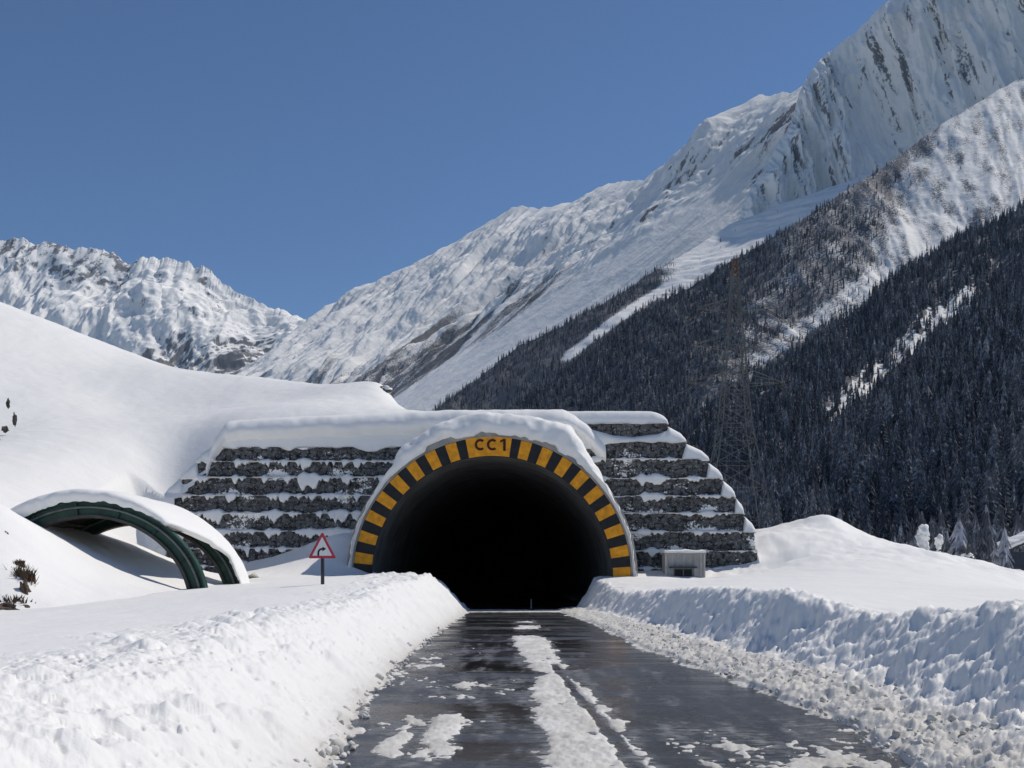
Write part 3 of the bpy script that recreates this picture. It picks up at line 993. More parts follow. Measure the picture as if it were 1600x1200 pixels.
# ------------------------------------------------------------------ power pylon
def build_pylon():
    d = 150.0
    k = d / F
    x = (1148 - CX) * k
    ztop = zat(405, d); zbase = zat(838, d) - 2.0
    root = empty('power_pylon', (x, d, zbase))
    tag(root, 'grey lattice power pylon with an orange top standing before the dark forest', 'pylon')
    H = ztop - zbase

    def hw(z):                     # half width of the square body
        return interp(z, [0, H * .42, H * .8, H], [57 * k, 23 * k, 9 * k, 3 * k])
    def corners(z):
        w_ = float(hw(z)); return [Vector((sx * w_, sy * w_, z)) for sx, sy in ((-1, -1), (1, -1), (1, 1), (-1, 1))]
    lv = [0, .11, .21, .30, .37, .43, .49, .545, .60, .65, .70, .745, .79, .83, .87, .91, .94]
    body = bmesh.new(); top = bmesh.new()
    zs = [q * H for q in lv]
    for a, b in zip(zs[:-1], zs[1:]):
        ca, cb = corners(a), corners(b)
        for i in range(4):
            add_bar(body, ca[i], cb[i], .16, .14)
            j = (i + 1) % 4
            add_bar(body, ca[i], cb[j], .038); add_bar(body, ca[j], cb[i], .038); add_bar(body, cb[i], cb[j], .04)
    bm_obj('body', body, M['pylon'], root)
    zs = [.94 * H, .96 * H, .98 * H, H]
    for a, b in zip(zs[:-1], zs[1:]):
        ca, cb = corners(a), corners(b)
        for i in range(4):
            add_bar(top, ca[i], cb[i], .14); add_bar(top, ca[i], cb[(i + 1) % 4], .08); add_bar(top, cb[i], cb[(i + 1) % 4], .09)
    bm_obj('peak', top, M['orange'], root)
    # crossarms
    for py, ln in ((488, 44), (545, 50), (602, 56)):
        z = zat(py, d) - zbase
        for s in (-1, 1):
            bm = bmesh.new(); w_ = float(hw(z)); tip = Vector((s * ln * k * 1.35, 0, z + 1.2 - ln * .015))
            for sy in (-1, 1):
                add_bar(bm, (s * w_, sy * w_, z), tip, .06); add_bar(bm, (s * w_, sy * w_, z + 2.0), tip, .055)
                for q in (.3, .6):
                    p0 = Vector((s * w_, sy * w_, z)).lerp(tip, q); p1 = Vector((s * w_, sy * w_, z + 2.0)).lerp(tip, q)
                    add_bar(bm, p0, p1, .035)
            arm = bm_obj('crossarm', bm, M['pylon'], root)
            bm = bmesh.new()
            for q in range(9):
                c0 = tip + Vector((s * -.9, -.3, -.25)) + Vector((s * .23, 0, -.14)) * q
                add_bar(bm, c0, c0 + Vector((.05, 0, -.10)), .30, sides=8)
            if py != 545: bm_obj('insulator', bm, M['insul'], arm)
    for i, c in enumerate(corners(0)):
        bm = bmesh.new()
        add_box(bm, c.x - .55, c.x + .55, c.y - .55, c.y + .55, -2.5, 2.2 if True else 2, .08)
        f = bm_obj('footing', bm, M['plaster'], root)
        bm = bmesh.new()
        bmesh.ops.create_uvsphere(bm, u_segments=14, v_segments=8, radius=.62)
        bmesh.ops.transform(bm, matrix=Matrix.Translation((c.x, c.y, 2.2)) @ Matrix.Diagonal((1, 1, .7, 1)), verts=bm.verts)
        bm_obj('snow_cap', bm, M['snow_smooth'], f, True)


build_pylon()

# ------------------------------------------------------------------ mountains
def densify(pts, n):
    p = np.asarray(pts, float)
    s = np.r_[0, np.cumsum(np.hypot(np.diff(p[:, 0]), np.diff(p[:, 1])))]; s /= s[-1]
    u = np.linspace(0, 1, n)
    return np.stack([np.interp(u, s, p[:, i]) for i in range(3)], -1)


def erode(h, dx, dy, steps, k, m=.5, talus=1.15, seed=0):
    """stream-power erosion of a sloping height field: running water cuts the gullies and leaves sharp spurs"""
    h = h.copy(); H, W = h.shape
    idx = np.arange(H * W).reshape(H, W)
    nb = [(-1, 0, dy), (1, 0, dy), (0, -1, dx), (0, 1, dx), (-1, -1, math.hypot(dx, dy)), (-1, 1, math.hypot(dx, dy)), (1, -1, math.hypot(dx, dy)), (1, 1, math.hypot(dx, dy))]
    for it in range(steps):
        best = np.zeros((H, W)); rec = idx.copy(); dist = np.full((H, W), dy)
        hp = np.pad(h, 1, mode='edge'); ip = np.pad(idx, 1, mode='edge')
        for a, b, d in nb:
            hs = hp[1 + a:1 + a + H, 1 + b:1 + b + W]
            sl = (h - hs) / d
            mk = sl > best
            best = np.where(mk, sl, best); rec = np.where(mk, ip[1 + a:1 + a + H, 1 + b:1 + b + W], rec); dist = np.where(mk, d, dist)
        order = np.argsort(-h, axis=None)
        A = [dx * dy] * (H * W); rl = rec.ravel().tolist(); ol = order.tolist()
        for i in ol:
            q = rl[i]
            if q != i: A[q] += A[i]
        Fk = (k * np.asarray(A) ** m / dist.ravel()).tolist(); hl = h.ravel().tolist()
        for i in reversed(ol):
            q = rl[i]
            if q != i:
                f = Fk[i]; hq = hl[q]
                if hl[i] > hq: hl[i] = (hl[i] + f * hq) / (1 + f)
        hn = np.array(hl).reshape(H, W); hn[-1] = h[-1]
        # loose slopes slump
        lap = (np.pad(hn, 1, mode='edge')[1:-1, 2:] + np.pad(hn, 1, mode='edge')[1:-1, :-2] - 2 * hn)
        h = hn + .06 * lap
    return h


def upsample(a, h, w):
    H, W = a.shape
    y = np.linspace(0, H - 1.001, h); x = np.linspace(0, W - 1.001, w)
    j = y.astype(int); i = x.astype(int); fy = (y - j)[:, None]; fx = (x - i)[None]
    return (a[j][:, i] * (1 - fx) + a[j][:, i + 1] * fx) * (1 - fy) + (a[j + 1][:, i] * (1 - fx) + a[j + 1][:, i + 1] * fx) * fy


def terrain(name, crest, foot, nu, nv, power=1.2, jag=0.0, ribs=(), rock=None, veg=None, label='', seed=0, back=.35, damp=None, ero=None, soft=0):
    cr = densify(crest, nu); ft = densify(foot, nu)
    u = np.linspace(0, 1, nu)
    if jag:
        jg = jag * (fbm(u * 60, u * 0, 5, seed + 1, .6) + .6 * (ridged(u * 25, u * 0, 3, seed + 2) - .8))
    res = 0 * u
    if soft:
        kw = max(3, int(soft * nu)); ker = np.hanning(kw * 2 + 1); ker /= ker.sum()
        sm_ = np.convolve(np.pad(cr[:, 1], kw, mode='edge'), ker, mode='valid')
        res = cr[:, 1] - sm_; cr[:, 1] = sm_
    Rw = np.stack([(cr[:, 0] - CX) / F * cr[:, 2], cr[:, 2], CH + (HY - cr[:, 1]) / F * cr[:, 2]], -1)
    Fw = np.stack([(ft[:, 0] - CX) / F * ft[:, 2], ft[:, 2], CH + (HY - ft[:, 1]) / F * ft[:, 2]], -1)
    v = np.linspace(0, 1, nv) ** 1.15
    U, Vv = np.meshgrid(u, v)
    XY = Rw[None, :, :2] + (Fw - Rw)[None, :, :2] * Vv[..., None]
    Z = Fw[None, :, 2] + (Rw - Fw)[None, :, 2] * (1 - Vv) ** power
    if soft:
        Z = Z - (res / F * cr[:, 2])[None] * np.exp(-Vv / .10)
    if jag:
        Z = Z - (jg / F * cr[:, 2])[None] * np.exp(-Vv / .035)
    G = np.concatenate([XY, Z[..., None]], -1)
    # along-crest metric coordinate for the gullies
    L = np.r_[0, np.cumsum(np.linalg.norm(np.diff(Rw, axis=0), axis=1))]
    D = np.linalg.norm(Fw - Rw, axis=1).mean()
    S = np.broadcast_to(L[None], U.shape); T = Vv * D
    du = np.gradient(G, axis=1); dv = np.gradient(G, axis=0)
    N = np.cross(du, dv); N /= np.maximum(np.linalg.norm(N, axis=-1, keepdims=True), 1e-9)
    N = np.where(N[..., 2:] < 0, -N, N)
    env = np.minimum(1, Vv / .10) * .85 + .15
    disp = 0
    for rb in ribs:
        wl, st, amp, kind = rb[:4]
        sx = S + (rb[4] if len(rb) > 4 else 0) * T + (rb[5] if len(rb) > 5 else .22) * wl * fbm(S / wl * .6, T / wl * .3, 3, seed + 9)
        if kind == 'r':
            nz = ridged(sx / wl, T / (wl * st), 5, seed + int(wl) % 17, .55) - .9
        else:
            nz = fbm(sx / wl, T / (wl * st), 5, seed + int(wl) % 13, .55)
        disp = disp + amp * nz
    if ero:
        eh, ew, slope0, amp, wl, steps, k = ero
        ys_ = np.linspace(0, D, eh)[:, None]; xs_ = np.linspace(0, L[-1], ew)[None]
        base0 = (D - ys_) * slope0 + 0 * xs_
        h0 = base0 + amp * fbm(xs_ / wl, ys_ / wl, 6, seed + 40, .52) + .35 * amp * ridged(xs_ / (wl * .4), ys_ / (wl * .5), 4, seed + 41)
        he = erode(h0, L[-1] / (ew - 1), D / (eh - 1), steps, k)
        dE = (he - base0); dE = dE - np.mean(dE, axis=1, keepdims=True) * .9
        # sample at this grid's own v spacing
        up = upsample(dE, 4 * eh, nu); jj = np.clip(v * (4 * eh - 1), 0, 4 * eh - 1.001)
        j0 = jj.astype(int); fj = (jj - j0)[:, None]
        disp = disp + (up[j0] * (1 - fj) + up[np.minimum(j0 + 1, 4 * eh - 1)] * fj)
    if damp is not None:
        gx = CX + F * G[..., 0] / G[..., 1]; gy = HY - F * (G[..., 2] - CH) / G[..., 1]
        disp = disp * damp(gx, gy)
    G = G + N * (disp * env)[..., None]
    # back side falls away behind the crest
    bk = G[:1].copy(); hgt = np.maximum(bk[..., 2:], 50)
    b1 = bk + np.concatenate([0 * hgt + hgt * .10, hgt * .45, -hgt * .45], -1); b2 = bk + np.concatenate([hgt * .2, hgt * 1.0, -hgt * 1.02], -1)
    full = np.concatenate([b2, b1, G], 0)
    du = np.gradient(full, axis=1); dv = np.gradient(full, axis=0)
    Nn = np.cross(du, dv); Nn /= np.maximum(np.linalg.norm(Nn, axis=-1, keepdims=True), 1e-9); Nn = np.where(Nn[..., 2:] < 0, -Nn, Nn)
    slope = 1 - Nn[..., 2]
    pad = lambda a: np.concatenate([a[:1], a[:1], a], 0)
    px = CX + F * full[..., 0] / full[..., 1]; py = HY - F * (full[..., 2] - CH) / full[..., 1]
    ctx = dict(u=pad(U), v=pad(Vv), S=pad(S), T=pad(T), slope=slope, N=Nn, disp=pad(disp + 0 * U), px=px, py=py, full=full)
    rk = rock(ctx) if rock else np.zeros(slope.shape); vg = veg(ctx) if veg else np.zeros(slope.shape)
    o = np_mesh(name, full.reshape(-1, 3), grid_faces(*full.shape[:2]), M['mount'], attrs={'rock': rk, 'veg': vg, 'grain': rk * 0})
    tag(o, label, 'mountain', kind='structure')
    return G, dict(S=S, T=T, U=U, V=Vv, N=N)


# far peaks on the left
def m0_rock(c):
    S, T, v, u, px, py = c['S'], c['T'], c['v'], c['u'], c['px'], c['py']
    band = sstep(.30, .02, v) * sstep(330, 190, px)
    band2 = .8 * sstep(.12, .0, v) * sstep(360, 300, px) + .5 * sstep(280, 310, px) * sstep(370, 330, px) * sstep(.35, .1, v)
    low = sstep(500, 560, py) * sstep(200, 260, px) * sstep(480, 400, px)
    n = fbm(S / 330, T / 260, 5, 21, .6)
    rib = sstep(.35, 1.1, ridged((S + .6 * T) / 300, T / 900, 4, 77))
    n2 = fbm((S + .4 * T) / 90, T / 260, 5, 78, .62)
    zone = np.maximum(np.maximum(band, band2), low)
    return -.10 + .44 * zone + .34 * n * (.5 + .5 * zone) + .34 * n2 * (.35 + .65 * zone) + .16 * rib * (.4 + .6 * low) + .4 * sstep(.5, .8, c['slope'])


terrain('distant_mountain',
        [(-260, 420, 10500), (-120, 372, 10200), (-40, 384, 10100), (0, 376, 10000), (35, 373, 10000), (62, 384, 10000), (85, 379, 10000), (110, 389, 9950), (132, 385, 9930), (150, 388, 9900),
         (178, 396, 9900), (190, 408, 9900), (208, 414, 9900), (222, 400, 9900), (232, 407, 9900), (241, 402, 9900), (253, 407, 9880), (266, 402, 9850), (277, 410, 9830), (290, 407, 9800), (303, 415, 9780), (318, 414, 9750),
         (334, 426, 9720), (345, 436, 9700), (375, 455, 9650), (420, 477, 9600), (460, 496, 9600), (492, 513, 9600), (560, 560, 9700), (640, 620, 9800)],
        [(-380, 720, 7000), (-60, 720, 7000), (200, 700, 7100), (400, 700, 7500), (600, 720, 8200)],
        900, 420, 1.3, 3.4, [(1700, 1.1, 130, 'f', 0, .4), (1000, 2.4, 85, 'r', .7, .35), (340, 3.0, 16, 'r', .7, .3), (120, 2.0, 4, 'r', .6, .3)],
        rock=m0_rock, label='jagged snow mountains far away behind the left hillside', seed=3, soft=.06)


def m1_rock(c):
    chute = (c['px'] - 1160) / (620 - 1160) * (640 - 290) + 290
    ch = sstep(-45, -15, c['py'] - chute) * sstep(60, 20, c['py'] - chute) * sstep(1200, 1100, c['px'])
    return (-.02 + .45 * sstep(.45, .8, c['slope']) + .05 * sstep(.12, 0, c['v']) + .08 * sstep(900, 500, c['px']) + .30 * fbm(c['S'] / 110, c['T'] / 800, 5, 23, .6) + .16 * fbm(c['S'] / 30, c['T'] / 260, 4, 29, .6)) * (1 - ch) - .4 * ch


def m1_damp(px, py):
    ch = (px - 1160) / (620 - 1160) * (640 - 290) + 290
    return 1 - .85 * sstep(-60, -5, py - ch) * sstep(110, 40, py - ch) * sstep(1220, 1120, px)


def m1_veg(c):
    px, py = c['px'], c['py']
    chute = (px - 1160) / (620 - 1160) * (640 - 290) + 290          # the avalanche chute that crosses the face
    lower = sstep(-150, -45, py - chute) * sstep(-4, -26, py - chute) * sstep(1000, 760, px)
    left = sstep(480, 620, py + .18 * (px - 600)) * sstep(760, 560, px)
    below = sstep(14, 50, py - chute) * .55 * sstep(1000, 900, px)
    chute_m = sstep(-30, -8, py - chute) * sstep(30, 10, py - chute)
    n = fbm(c['S'] / 95, c['T'] / 700, 6, 25, .62)
    return np.clip(np.maximum(np.maximum(lower * .60, left * .54), below) + .42 * n * (np.maximum(lower, left) > .05), 0, .9) * (1 - .9 * chute_m)


terrain('mountain',
        [(300, 690, 9800), (400, 590, 9300), (440, 558, 9100), (490, 510, 8800), (540, 478, 8300), (600, 440, 7800), (625, 428, 7600), (660, 412, 7300), (720, 375, 6800), (770, 345, 6500), (800, 326, 6350),
         (830, 322, 6200), (862, 326, 6000), (900, 318, 5800), (940, 295, 5600), (975, 285, 5450), (1010, 282, 5300), (1040, 250, 5150), (1100, 205, 4900), (1150, 170, 4700), (1190, 152, 4600),
         (1240, 143, 4500), (1300, 125, 4450), (1400, 110, 4400), (1600, 80, 4300), (1800, 60, 4200)],
        [(140, 780, 7600), (80, 800, 6900), (-60, 820, 5900), (-120, 840, 4700), (0, 860, 3700), (250, 870, 3300), (700, 880, 3300)],
        1400, 640, 1.22, 4.0, [(1100, 4.0, 60, 'r', .15, .4), (600, 1.6, 24, 'f', .3, .5), (320, 5.0, 36, 'r', .05, .28), (110, 5.0, 9, 'r', 0, .3), (36, 2.5, 2.5, 'f')],
        rock=m1_rock, veg=m1_veg, damp=m1_damp, ero=(300, 720, .70, 18, 900, 10, .02), label='steep snow streaked mountain wall rising to the upper right', seed=8, soft=.03)

# the steep shaded face on the right, standing in front of the long wall
terrain('mountain',
        [(1090, 520, 3350), (1130, 450, 3430), (1150, 395, 3500), (1152, 345, 3550), (1165, 305, 3600), (1195, 262, 3680), (1235, 195, 3800), (1248, 150, 3860), (1262, 118, 3900), (1285, 90, 3950), (1310, 72, 3930),
         (1340, 50, 3900), (1370, 20, 3850), (1400, -5, 3800), (1500, -90, 3700), (1700, -200, 3500), (2000, -330, 3300), (2400, -420, 3100)],
        [(1060, 580, 3330), (1090, 575, 3350), (1130, 560, 3430), (1230, 490, 3460), (1390, 410, 3450), (1560, 320, 3400), (1900, 150, 3250), (2400, 0, 3000)],
        900, 420, 1.12, 3.5, [(420, 4.0, 62, 'r', 0, .4), (150, 5.0, 24, 'r', .05, .4), (55, 5.0, 8, 'r', 0, .5), (22, 3.0, 2.5, 'f')],
        rock=lambda c: .04 + .10 * sstep(.25, .0, c['v']) + .40 * fbm(c['S'] / 45, c['T'] / 420, 5, 27, .65) + .30 * sstep(.62, .9, c['slope']),
        label='steep shaded snow face streaked with rock at the upper right', seed=17)

# forested spurs of the right valley side, from the farthest to the nearest
SP = []


def spur(name, crest, foot, veg, label, seed, ribs, nu=520, nv=200, rock=None, power=1.05):
    G, c = terrain(name, crest, foot, nu, nv, power, 2.0, ribs, rock=rock or (lambda q: .1 + .3 * sstep(.4, .7, q['slope'])), veg=veg, label=label, seed=seed)
    SP.append((G, c))


def shift(cr, dy, k):
    return [(px, py + dy, d * k) for px, py, d in cr]


c0 = [(520, 760, 2700), (690, 634, 2900), (760, 580, 3000), (810, 540, 3050), (880, 508, 3100), (950, 470, 3200), (1020, 425, 3300), (1080, 388, 3400), (1140, 350, 3500), (1230, 320, 3600), (1400, 260, 3800)]
c1 = [(560, 800, 1900), (790, 642, 2150), (890, 575, 2250), (970, 514, 2350), (1060, 457, 2450), (1140, 410, 2550), (1250, 347, 2650), (1330, 292, 2750), (1420, 232, 2850), (1480, 188, 2900), (1520, 165, 2950), (1560, 142, 3000), (1600, 118, 3050), (1760, 40, 3200)]
c2 = [(940, 760, 1250), (1050, 668, 1400), (1110, 632, 1480), (1240, 556, 1650), (1330, 488, 1750), (1420, 418, 1850), (1500, 372, 1950), (1600, 322, 2050), (1760, 245, 2200)]
c3 = [(1080, 850, 760), (1180, 772, 900), (1280, 700, 1000), (1330, 664, 1060), (1400, 604, 1150), (1460, 544, 1230), (1515, 500, 1300), (1600, 450, 1380), (1760, 360, 1500)]
f3 = [(1000, 905, 400), (1200, 902, 390), (1350, 900, 380), (1500, 900, 350), (1600, 906, 320), (1760, 920, 300)]


def edge(cr):
    a = np.array(cr); return lambda px: np.interp(px, a[:, 0], a[:, 1])


e1, e2, e3 = edge(c1), edge(c2), edge(c3)


def snow1(px, py):       # open snow above the tree line and the strip just behind the next spur (S1)
    tq = px + .5 * (py - 300) + 25 * perlin(px / 40, py / 30, 4)
    top = .50 * sstep(1170, 1300, tq) + .5 * sstep(1375, 1450, tq)
    strip = sstep(-8, -18, py - e2(px)) * sstep(-66, -40, py - e2(px)) * sstep(1090, 1200, px)
    strip2 = sstep(1395, 1440, px) * sstep(-3, -15, py - e2(px)) * sstep(-110, -75, py - e2(px))
    return np.clip(np.maximum(np.maximum(top, .8 * strip), strip2), 0, 1)


def snow2(px, py):
    return sstep(-5, -16, py - e3(px)) * sstep(-82, -48, py - e3(px) + 14 * perlin(px / 30, py / 30, 5)) * sstep(1270, 1320, px) * sstep(1545, 1500, px) * np.clip(.60 + .75 * perlin(px / 13, py / 13, 6), 0, .9)


def snow0(px, py):
    t = sstep(-6, -16, py - e1(px)) * sstep(-36, -22, py - e1(px)) * sstep(860, 900, px)
    return np.maximum(t, sstep(1010, 1070, px))


forestv = lambda sn: (lambda q: np.clip(.86 - .9 * sn(q['px'], q['py']) + .35 * fbm(q['S'] / 25, q['T'] / 50, 3, 61), 0, 1))


def veg1(q):
    s = snow1(q['px'], q['py'])
    return np.clip(.90 * (1 - s) + s * (.40 + .26 * fbm(q['S'] / 60, q['T'] / 130, 4, 62)), 0, 1)


def veg0(q):
    s = snow0(q['px'], q['py'])
    return np.clip(.88 * (1 - s) + s * (.16 + .35 * fbm(q['S'] / 60, q['T'] / 200, 4, 63)), 0, 1)


R_ = [(420, 2.5, 24, 'f'), (130, 2.5, 3.0, 'f'), (40, 1.5, 1.5, 'f')]
spur('forest_slope', c0, shift(c1, 60, 1.06), veg0, 'farthest forested spur below the mountain wall', 31, R_)
spur('forest_slope', c1, shift(c2, 60, 1.08), veg1, 'long forested spur with open snow near its upper right crest', 32, R_)
spur('forest_slope', c2, shift(c3, 60, 1.08), forestv(snow2), 'dark middle forest spur with a thin snow gully', 33, R_)
spur('forest_slope', c3, f3, forestv(lambda px, py: 0 * px), 'nearest dark forest slope at the right edge', 34, [(300, 2, 10, 'f'), (90, 1.5, 4, 'f')])

# valley floor under everything
def build_floor():
    o = np_mesh('valley_floor', [(-14000, -300, -6), (14000, -300, -6), (14000, 14000, -6), (-14000, 14000, -6)], [(0, 1, 2, 3)], M['snow_smooth'], attrs={'dirt': np.zeros(4)})
    tag(o, 'snow covered valley floor behind the portal', 'ground', kind='structure')
    # ground between the snow mound and the wood
    xs = np.linspace(-60, 420, 200); ys = np.linspace(96, 420, 120)
    X, Y = np.meshgrid(xs, ys)
    Z = interp(Y, [96, 120, 200, 300, 420], [-3, -1.2, 2.0, 2.5, 3.0]) + 1.2 * fbm(X * .03, Y * .03, 4, 71)
    o = np_mesh('valley_bank', np.stack([X, Y, Z], -1).reshape(-1, 3), grid_faces(*X.shape), M['snow_smooth'], attrs={'dirt': X * 0})
    tag(o, 'snow bank at the foot of the wood', 'ground', kind='structure')


build_floor()

# ------------------------------------------------------------------ conifers
def conifer_geo(rs, tiers, pts, h=1.0, wid=.17, cut=.06):
    """unit-height conifer crown made of ragged drooping tiers: vertices and triangles"""
    V, T = [], []
    for i in range(tiers):
        q = i / (tiers - 1)
        z = cut + (1 - cut) * (q ** .92)
        r = wid * (1 - q) ** .85 * rs.uniform(.78, 1.15) + .012
        dz = (1.9 / tiers) * rs.uniform(.8, 1.2)
        ox, oy = rs.uniform(-.012, .012, 2)
        b = len(V); V.append((ox, oy, min(1.0, z + dz * .75)))
        a0 = rs.uniform(0, 6.28)
        for k in range(pts * 2):
            a = a0 + math.pi * k / pts + rs.uniform(-.12, .12)
            rr = r * (rs.uniform(.85, 1.3) if k % 2 == 0 else rs.uniform(.35, .6))
            V.append((ox + rr * math.cos(a), oy + rr * math.sin(a), z - (dz * .38 * rs.uniform(.5, 1.4) if k % 2 == 0 else -dz * .05)))
        for k in range(pts * 2):
            T.append((b, b + 1 + k, b + 1 + (k + 1) % (pts * 2)))
    return np.array(V), np.array(T)


def collect_trees():
    rs = np.random.default_rng(77)
    out = []
    conf = [(0, 4200, snow0, (10, 17)), (1, 13500, snow1, (10, 18)), (2, 10500, snow2, (11, 18)), (3, 8200, None, (11, 20))]
    for k, n, sn, (h0, h1) in conf:
        G, c = SP[k]
        nv, nu = G.shape[:2]
        cu, cv = rs.uniform(0, 1, n * 3), rs.uniform(0, 1, n * 3) ** (1.0 if k < 3 else 1.35)
        fu = cu * (nu - 1.001); fv = cv * (nv - 1.001)
        i0 = fu.astype(int); j0 = fv.astype(int); a = (fu - i0)[:, None]; b = (fv - j0)[:, None]
        p = (G[j0, i0] * (1 - a) + G[j0, i0 + 1] * a) * (1 - b) + (G[j0 + 1, i0] * (1 - a) + G[j0 + 1, i0 + 1] * a) * b
        px = CX + F * p[:, 0] / p[:, 1]; py = HY - F * (p[:, 2] - CH) / p[:, 1]
        s = sn(px, py) if sn else 0 * px
        clump = fbm(p[:, 0] / 60, p[:, 2] / 40 + p[:, 1] / 90, 3, 91)
        keep = rs.uniform(0, 1, len(px)) > np.clip(s * 1.08 - .06, 0, .992) + .55 * sstep(-.15, -.55, clump)
        keep &= (px < 1680) & (px > 540) & (py < 935)
        if k == 1:
            keep &= ~((px > 1330) & (py < 330) & (rs.uniform(0, 1, len(px)) > .14))
        p = p[keep][:n]
        hh = np.clip(rs.lognormal(math.log((h0 + h1) / 2), .30, len(p)), 6, 32) * (1 - .40 * s[keep][:n])
        out.append(np.c_[p, hh])
    return np.concatenate(out, 0)


def plant():
    T = collect_trees()
    dist = np.hypot(T[:, 0], T[:, 1])
    order = np.argsort(-(T[:, 3] / dist))
    px = CX + F * T[:, 0] / T[:, 1]
    near = [i for i in order if 1190 < px[i] < 1625][:290]
    rs = np.random.default_rng(12)
    # individual nearest trees
    protos = []
    for q in range(7):
        V, Tr = conifer_geo(rs, 15, 8, wid=rs.uniform(.13, .19))
        me_c = np_mesh('crown', V, Tr, M['conifer'], None, False, {'tint': rs.uniform(0, 1) * .5 + rs.uniform(0, .5, len(V))})
        bm = bmesh.new(); add_bar(bm, (0, 0, -.04), (0, 0, .9), .028, .006, 7)
        me_t = bm_obj('trunk', bm, M['bark'])
        root = empty('pine_tree'); me_c.parent = root; me_t.parent = root
        protos.append((root, me_c, me_t))
    for n, i in enumerate(near):
        x, y, z, h = T[i]
        if n < len(protos):
            r, c, t = protos[n]
        else:
            pr = protos[rs.integers(len(protos))]
            r = pr[0].copy(); C.objects.link(r)
            for ch in pr[1:]:
                k = ch.copy(); C.objects.link(k); k.parent = r
        r.location = (x, y, z - .3); r.rotation_euler = (0, 0, rs.uniform(0, 6.28)); w_ = h * rs.uniform(.85, 1.15)
        r.scale = (w_, w_, h)
        tag(r, 'dark conifer at the foot of the nearest wooded slope, right of the pylon', 'tree', 'conifers at the foot of the right slope')
    # everything farther as one forest
    far = np.setdiff1d(np.arange(len(T)), near)
    VV, FF, TT = [], [], []; off = 0
    vars_ = [conifer_geo(rs, 6, 4, wid=rs.uniform(.13, .21), cut=.03) for _ in range(10)]
    pick = rs.integers(0, len(vars_), len(far))
    for q, (V, Tr) in enumerate(vars_):
        ids = far[pick == q]
        if not len(ids): continue
        ang = rs.uniform(0, 6.28, len(ids)); ca, sa = np.cos(ang)[:, None], np.sin(ang)[:, None]
        h = T[ids, 3][:, None]; wdt = h * rs.uniform(.75, 1.35, (len(ids), 1))
        X = (V[:, 0] * ca - V[:, 1] * sa) * wdt + T[ids, 0][:, None]
        Y = (V[:, 0] * sa + V[:, 1] * ca) * wdt + T[ids, 1][:, None]
        Z = V[:, 2][None] * h + T[ids, 2][:, None] - .5
        VV.append(np.stack([X, Y, Z], -1).reshape(-1, 3))
        FF.append((Tr[None] + (np.arange(len(ids)) * len(V))[:, None, None] + off).reshape(-1, 3)); off += len(ids) * len(V)
        TT.append(np.repeat(np.clip(rs.beta(1.3, 2.0, len(ids)), 0, 1), len(V)))
    o = np_mesh('conifer_forest', np.concatenate(VV), np.concatenate(FF), M['conifer'], None, False, {'tint': np.concatenate(TT)})
    tag(o, 'dense dark conifer forest covering the upper slopes of the right valley side', 'forest', kind='stuff')


plant()

# ------------------------------------------------------------------ small things
def blob(name, c, r, mat, seed, parent=None, amp=.25, sub=3, smooth=True, base=True, fr=2.0):
    bm = bmesh.new(); bmesh.ops.create_icosphere(bm, subdivisions=sub, radius=1)
    co = np.array([v.co[:] for v in bm.verts])
    n = fbm(co[:, 0] * fr + co[:, 2] * 1.3 + seed, co[:, 1] * fr - co[:, 2] + seed * .7, 4, seed % 40) * amp
    for v, k in zip(bm.verts, n):
        f = 1 + k
        v.co = Vector((v.co.x * r[0] * f, v.co.y * r[1] * f, v.co.z * r[2] * f))
    o = bm_obj(name, bm, mat, parent, smooth)
    if parent is None: o.location = c
    else:
        o.location = c
    return o


def snowy_post(px, py0, py1, d, wpx, label, cap):
    x, y, z1 = P(px, py1, d); z0 = zat(py0, d)
    root = empty('tree_stump', (x, y, z1 - 1)); tag(root, label, 'stump', 'snow capped stumps on the right mound')
    r = wpx / F * d / 2; H = z0 - z1 + 1
    bm = bmesh.new(); add_bar(bm, (0, 0, -1), (0, 0, H * .72), r * 1.1, r * .9, 9); bm_obj('trunk', bm, M['bark'], root, True)
    for q, (a, zz) in enumerate(cap):
        o = blob('snow_cap', (random.uniform(-.1, .1), -.12, H * zz), (r * a, r * a, r * a * 1.25), M['snow_smooth'], 3 + q + int(px), root, .5, fr=1.3)


snowy_post(1441, 822, 862, 74, 15, 'thick stump wrapped in stacked snow, left of the two stumps on the mound', [(1.15, .86), (1.2, .68), (1.0, .5), (1.05, .3), (1.0, .12)])
snowy_post(1467, 838, 864, 74, 10, 'thin stump with a small snow cap, right of the two stumps on the mound', [(1.3, .86), (.8, .66), (.8, .45), (.75, .22)])


def boulder(px, py, d, wpx, hpx, label, capf=.5, seed=1, col='stone', deep=0.0):
    x, y, z = P(px, py, d); k = d / F
    root = empty('boulder', (x, y, z - hpx * k * .3)); tag(root, label, 'boulder')
    dn = deep; blob('rock', (0, 0, hpx * k * .3 - dn / 2), (wpx * k / 2, wpx * k / 2.2, hpx * k * .6 + dn / 2), M[col], seed, root, .6, smooth=False)
    if capf: blob('snow_cap', (0, 0, hpx * k * (.3 + .42)), (wpx * k / 2 * 1.02, wpx * k / 2.2, hpx * k * .6 * capf), M['snow_smooth'], seed + 4, root, .5, fr=1.3)


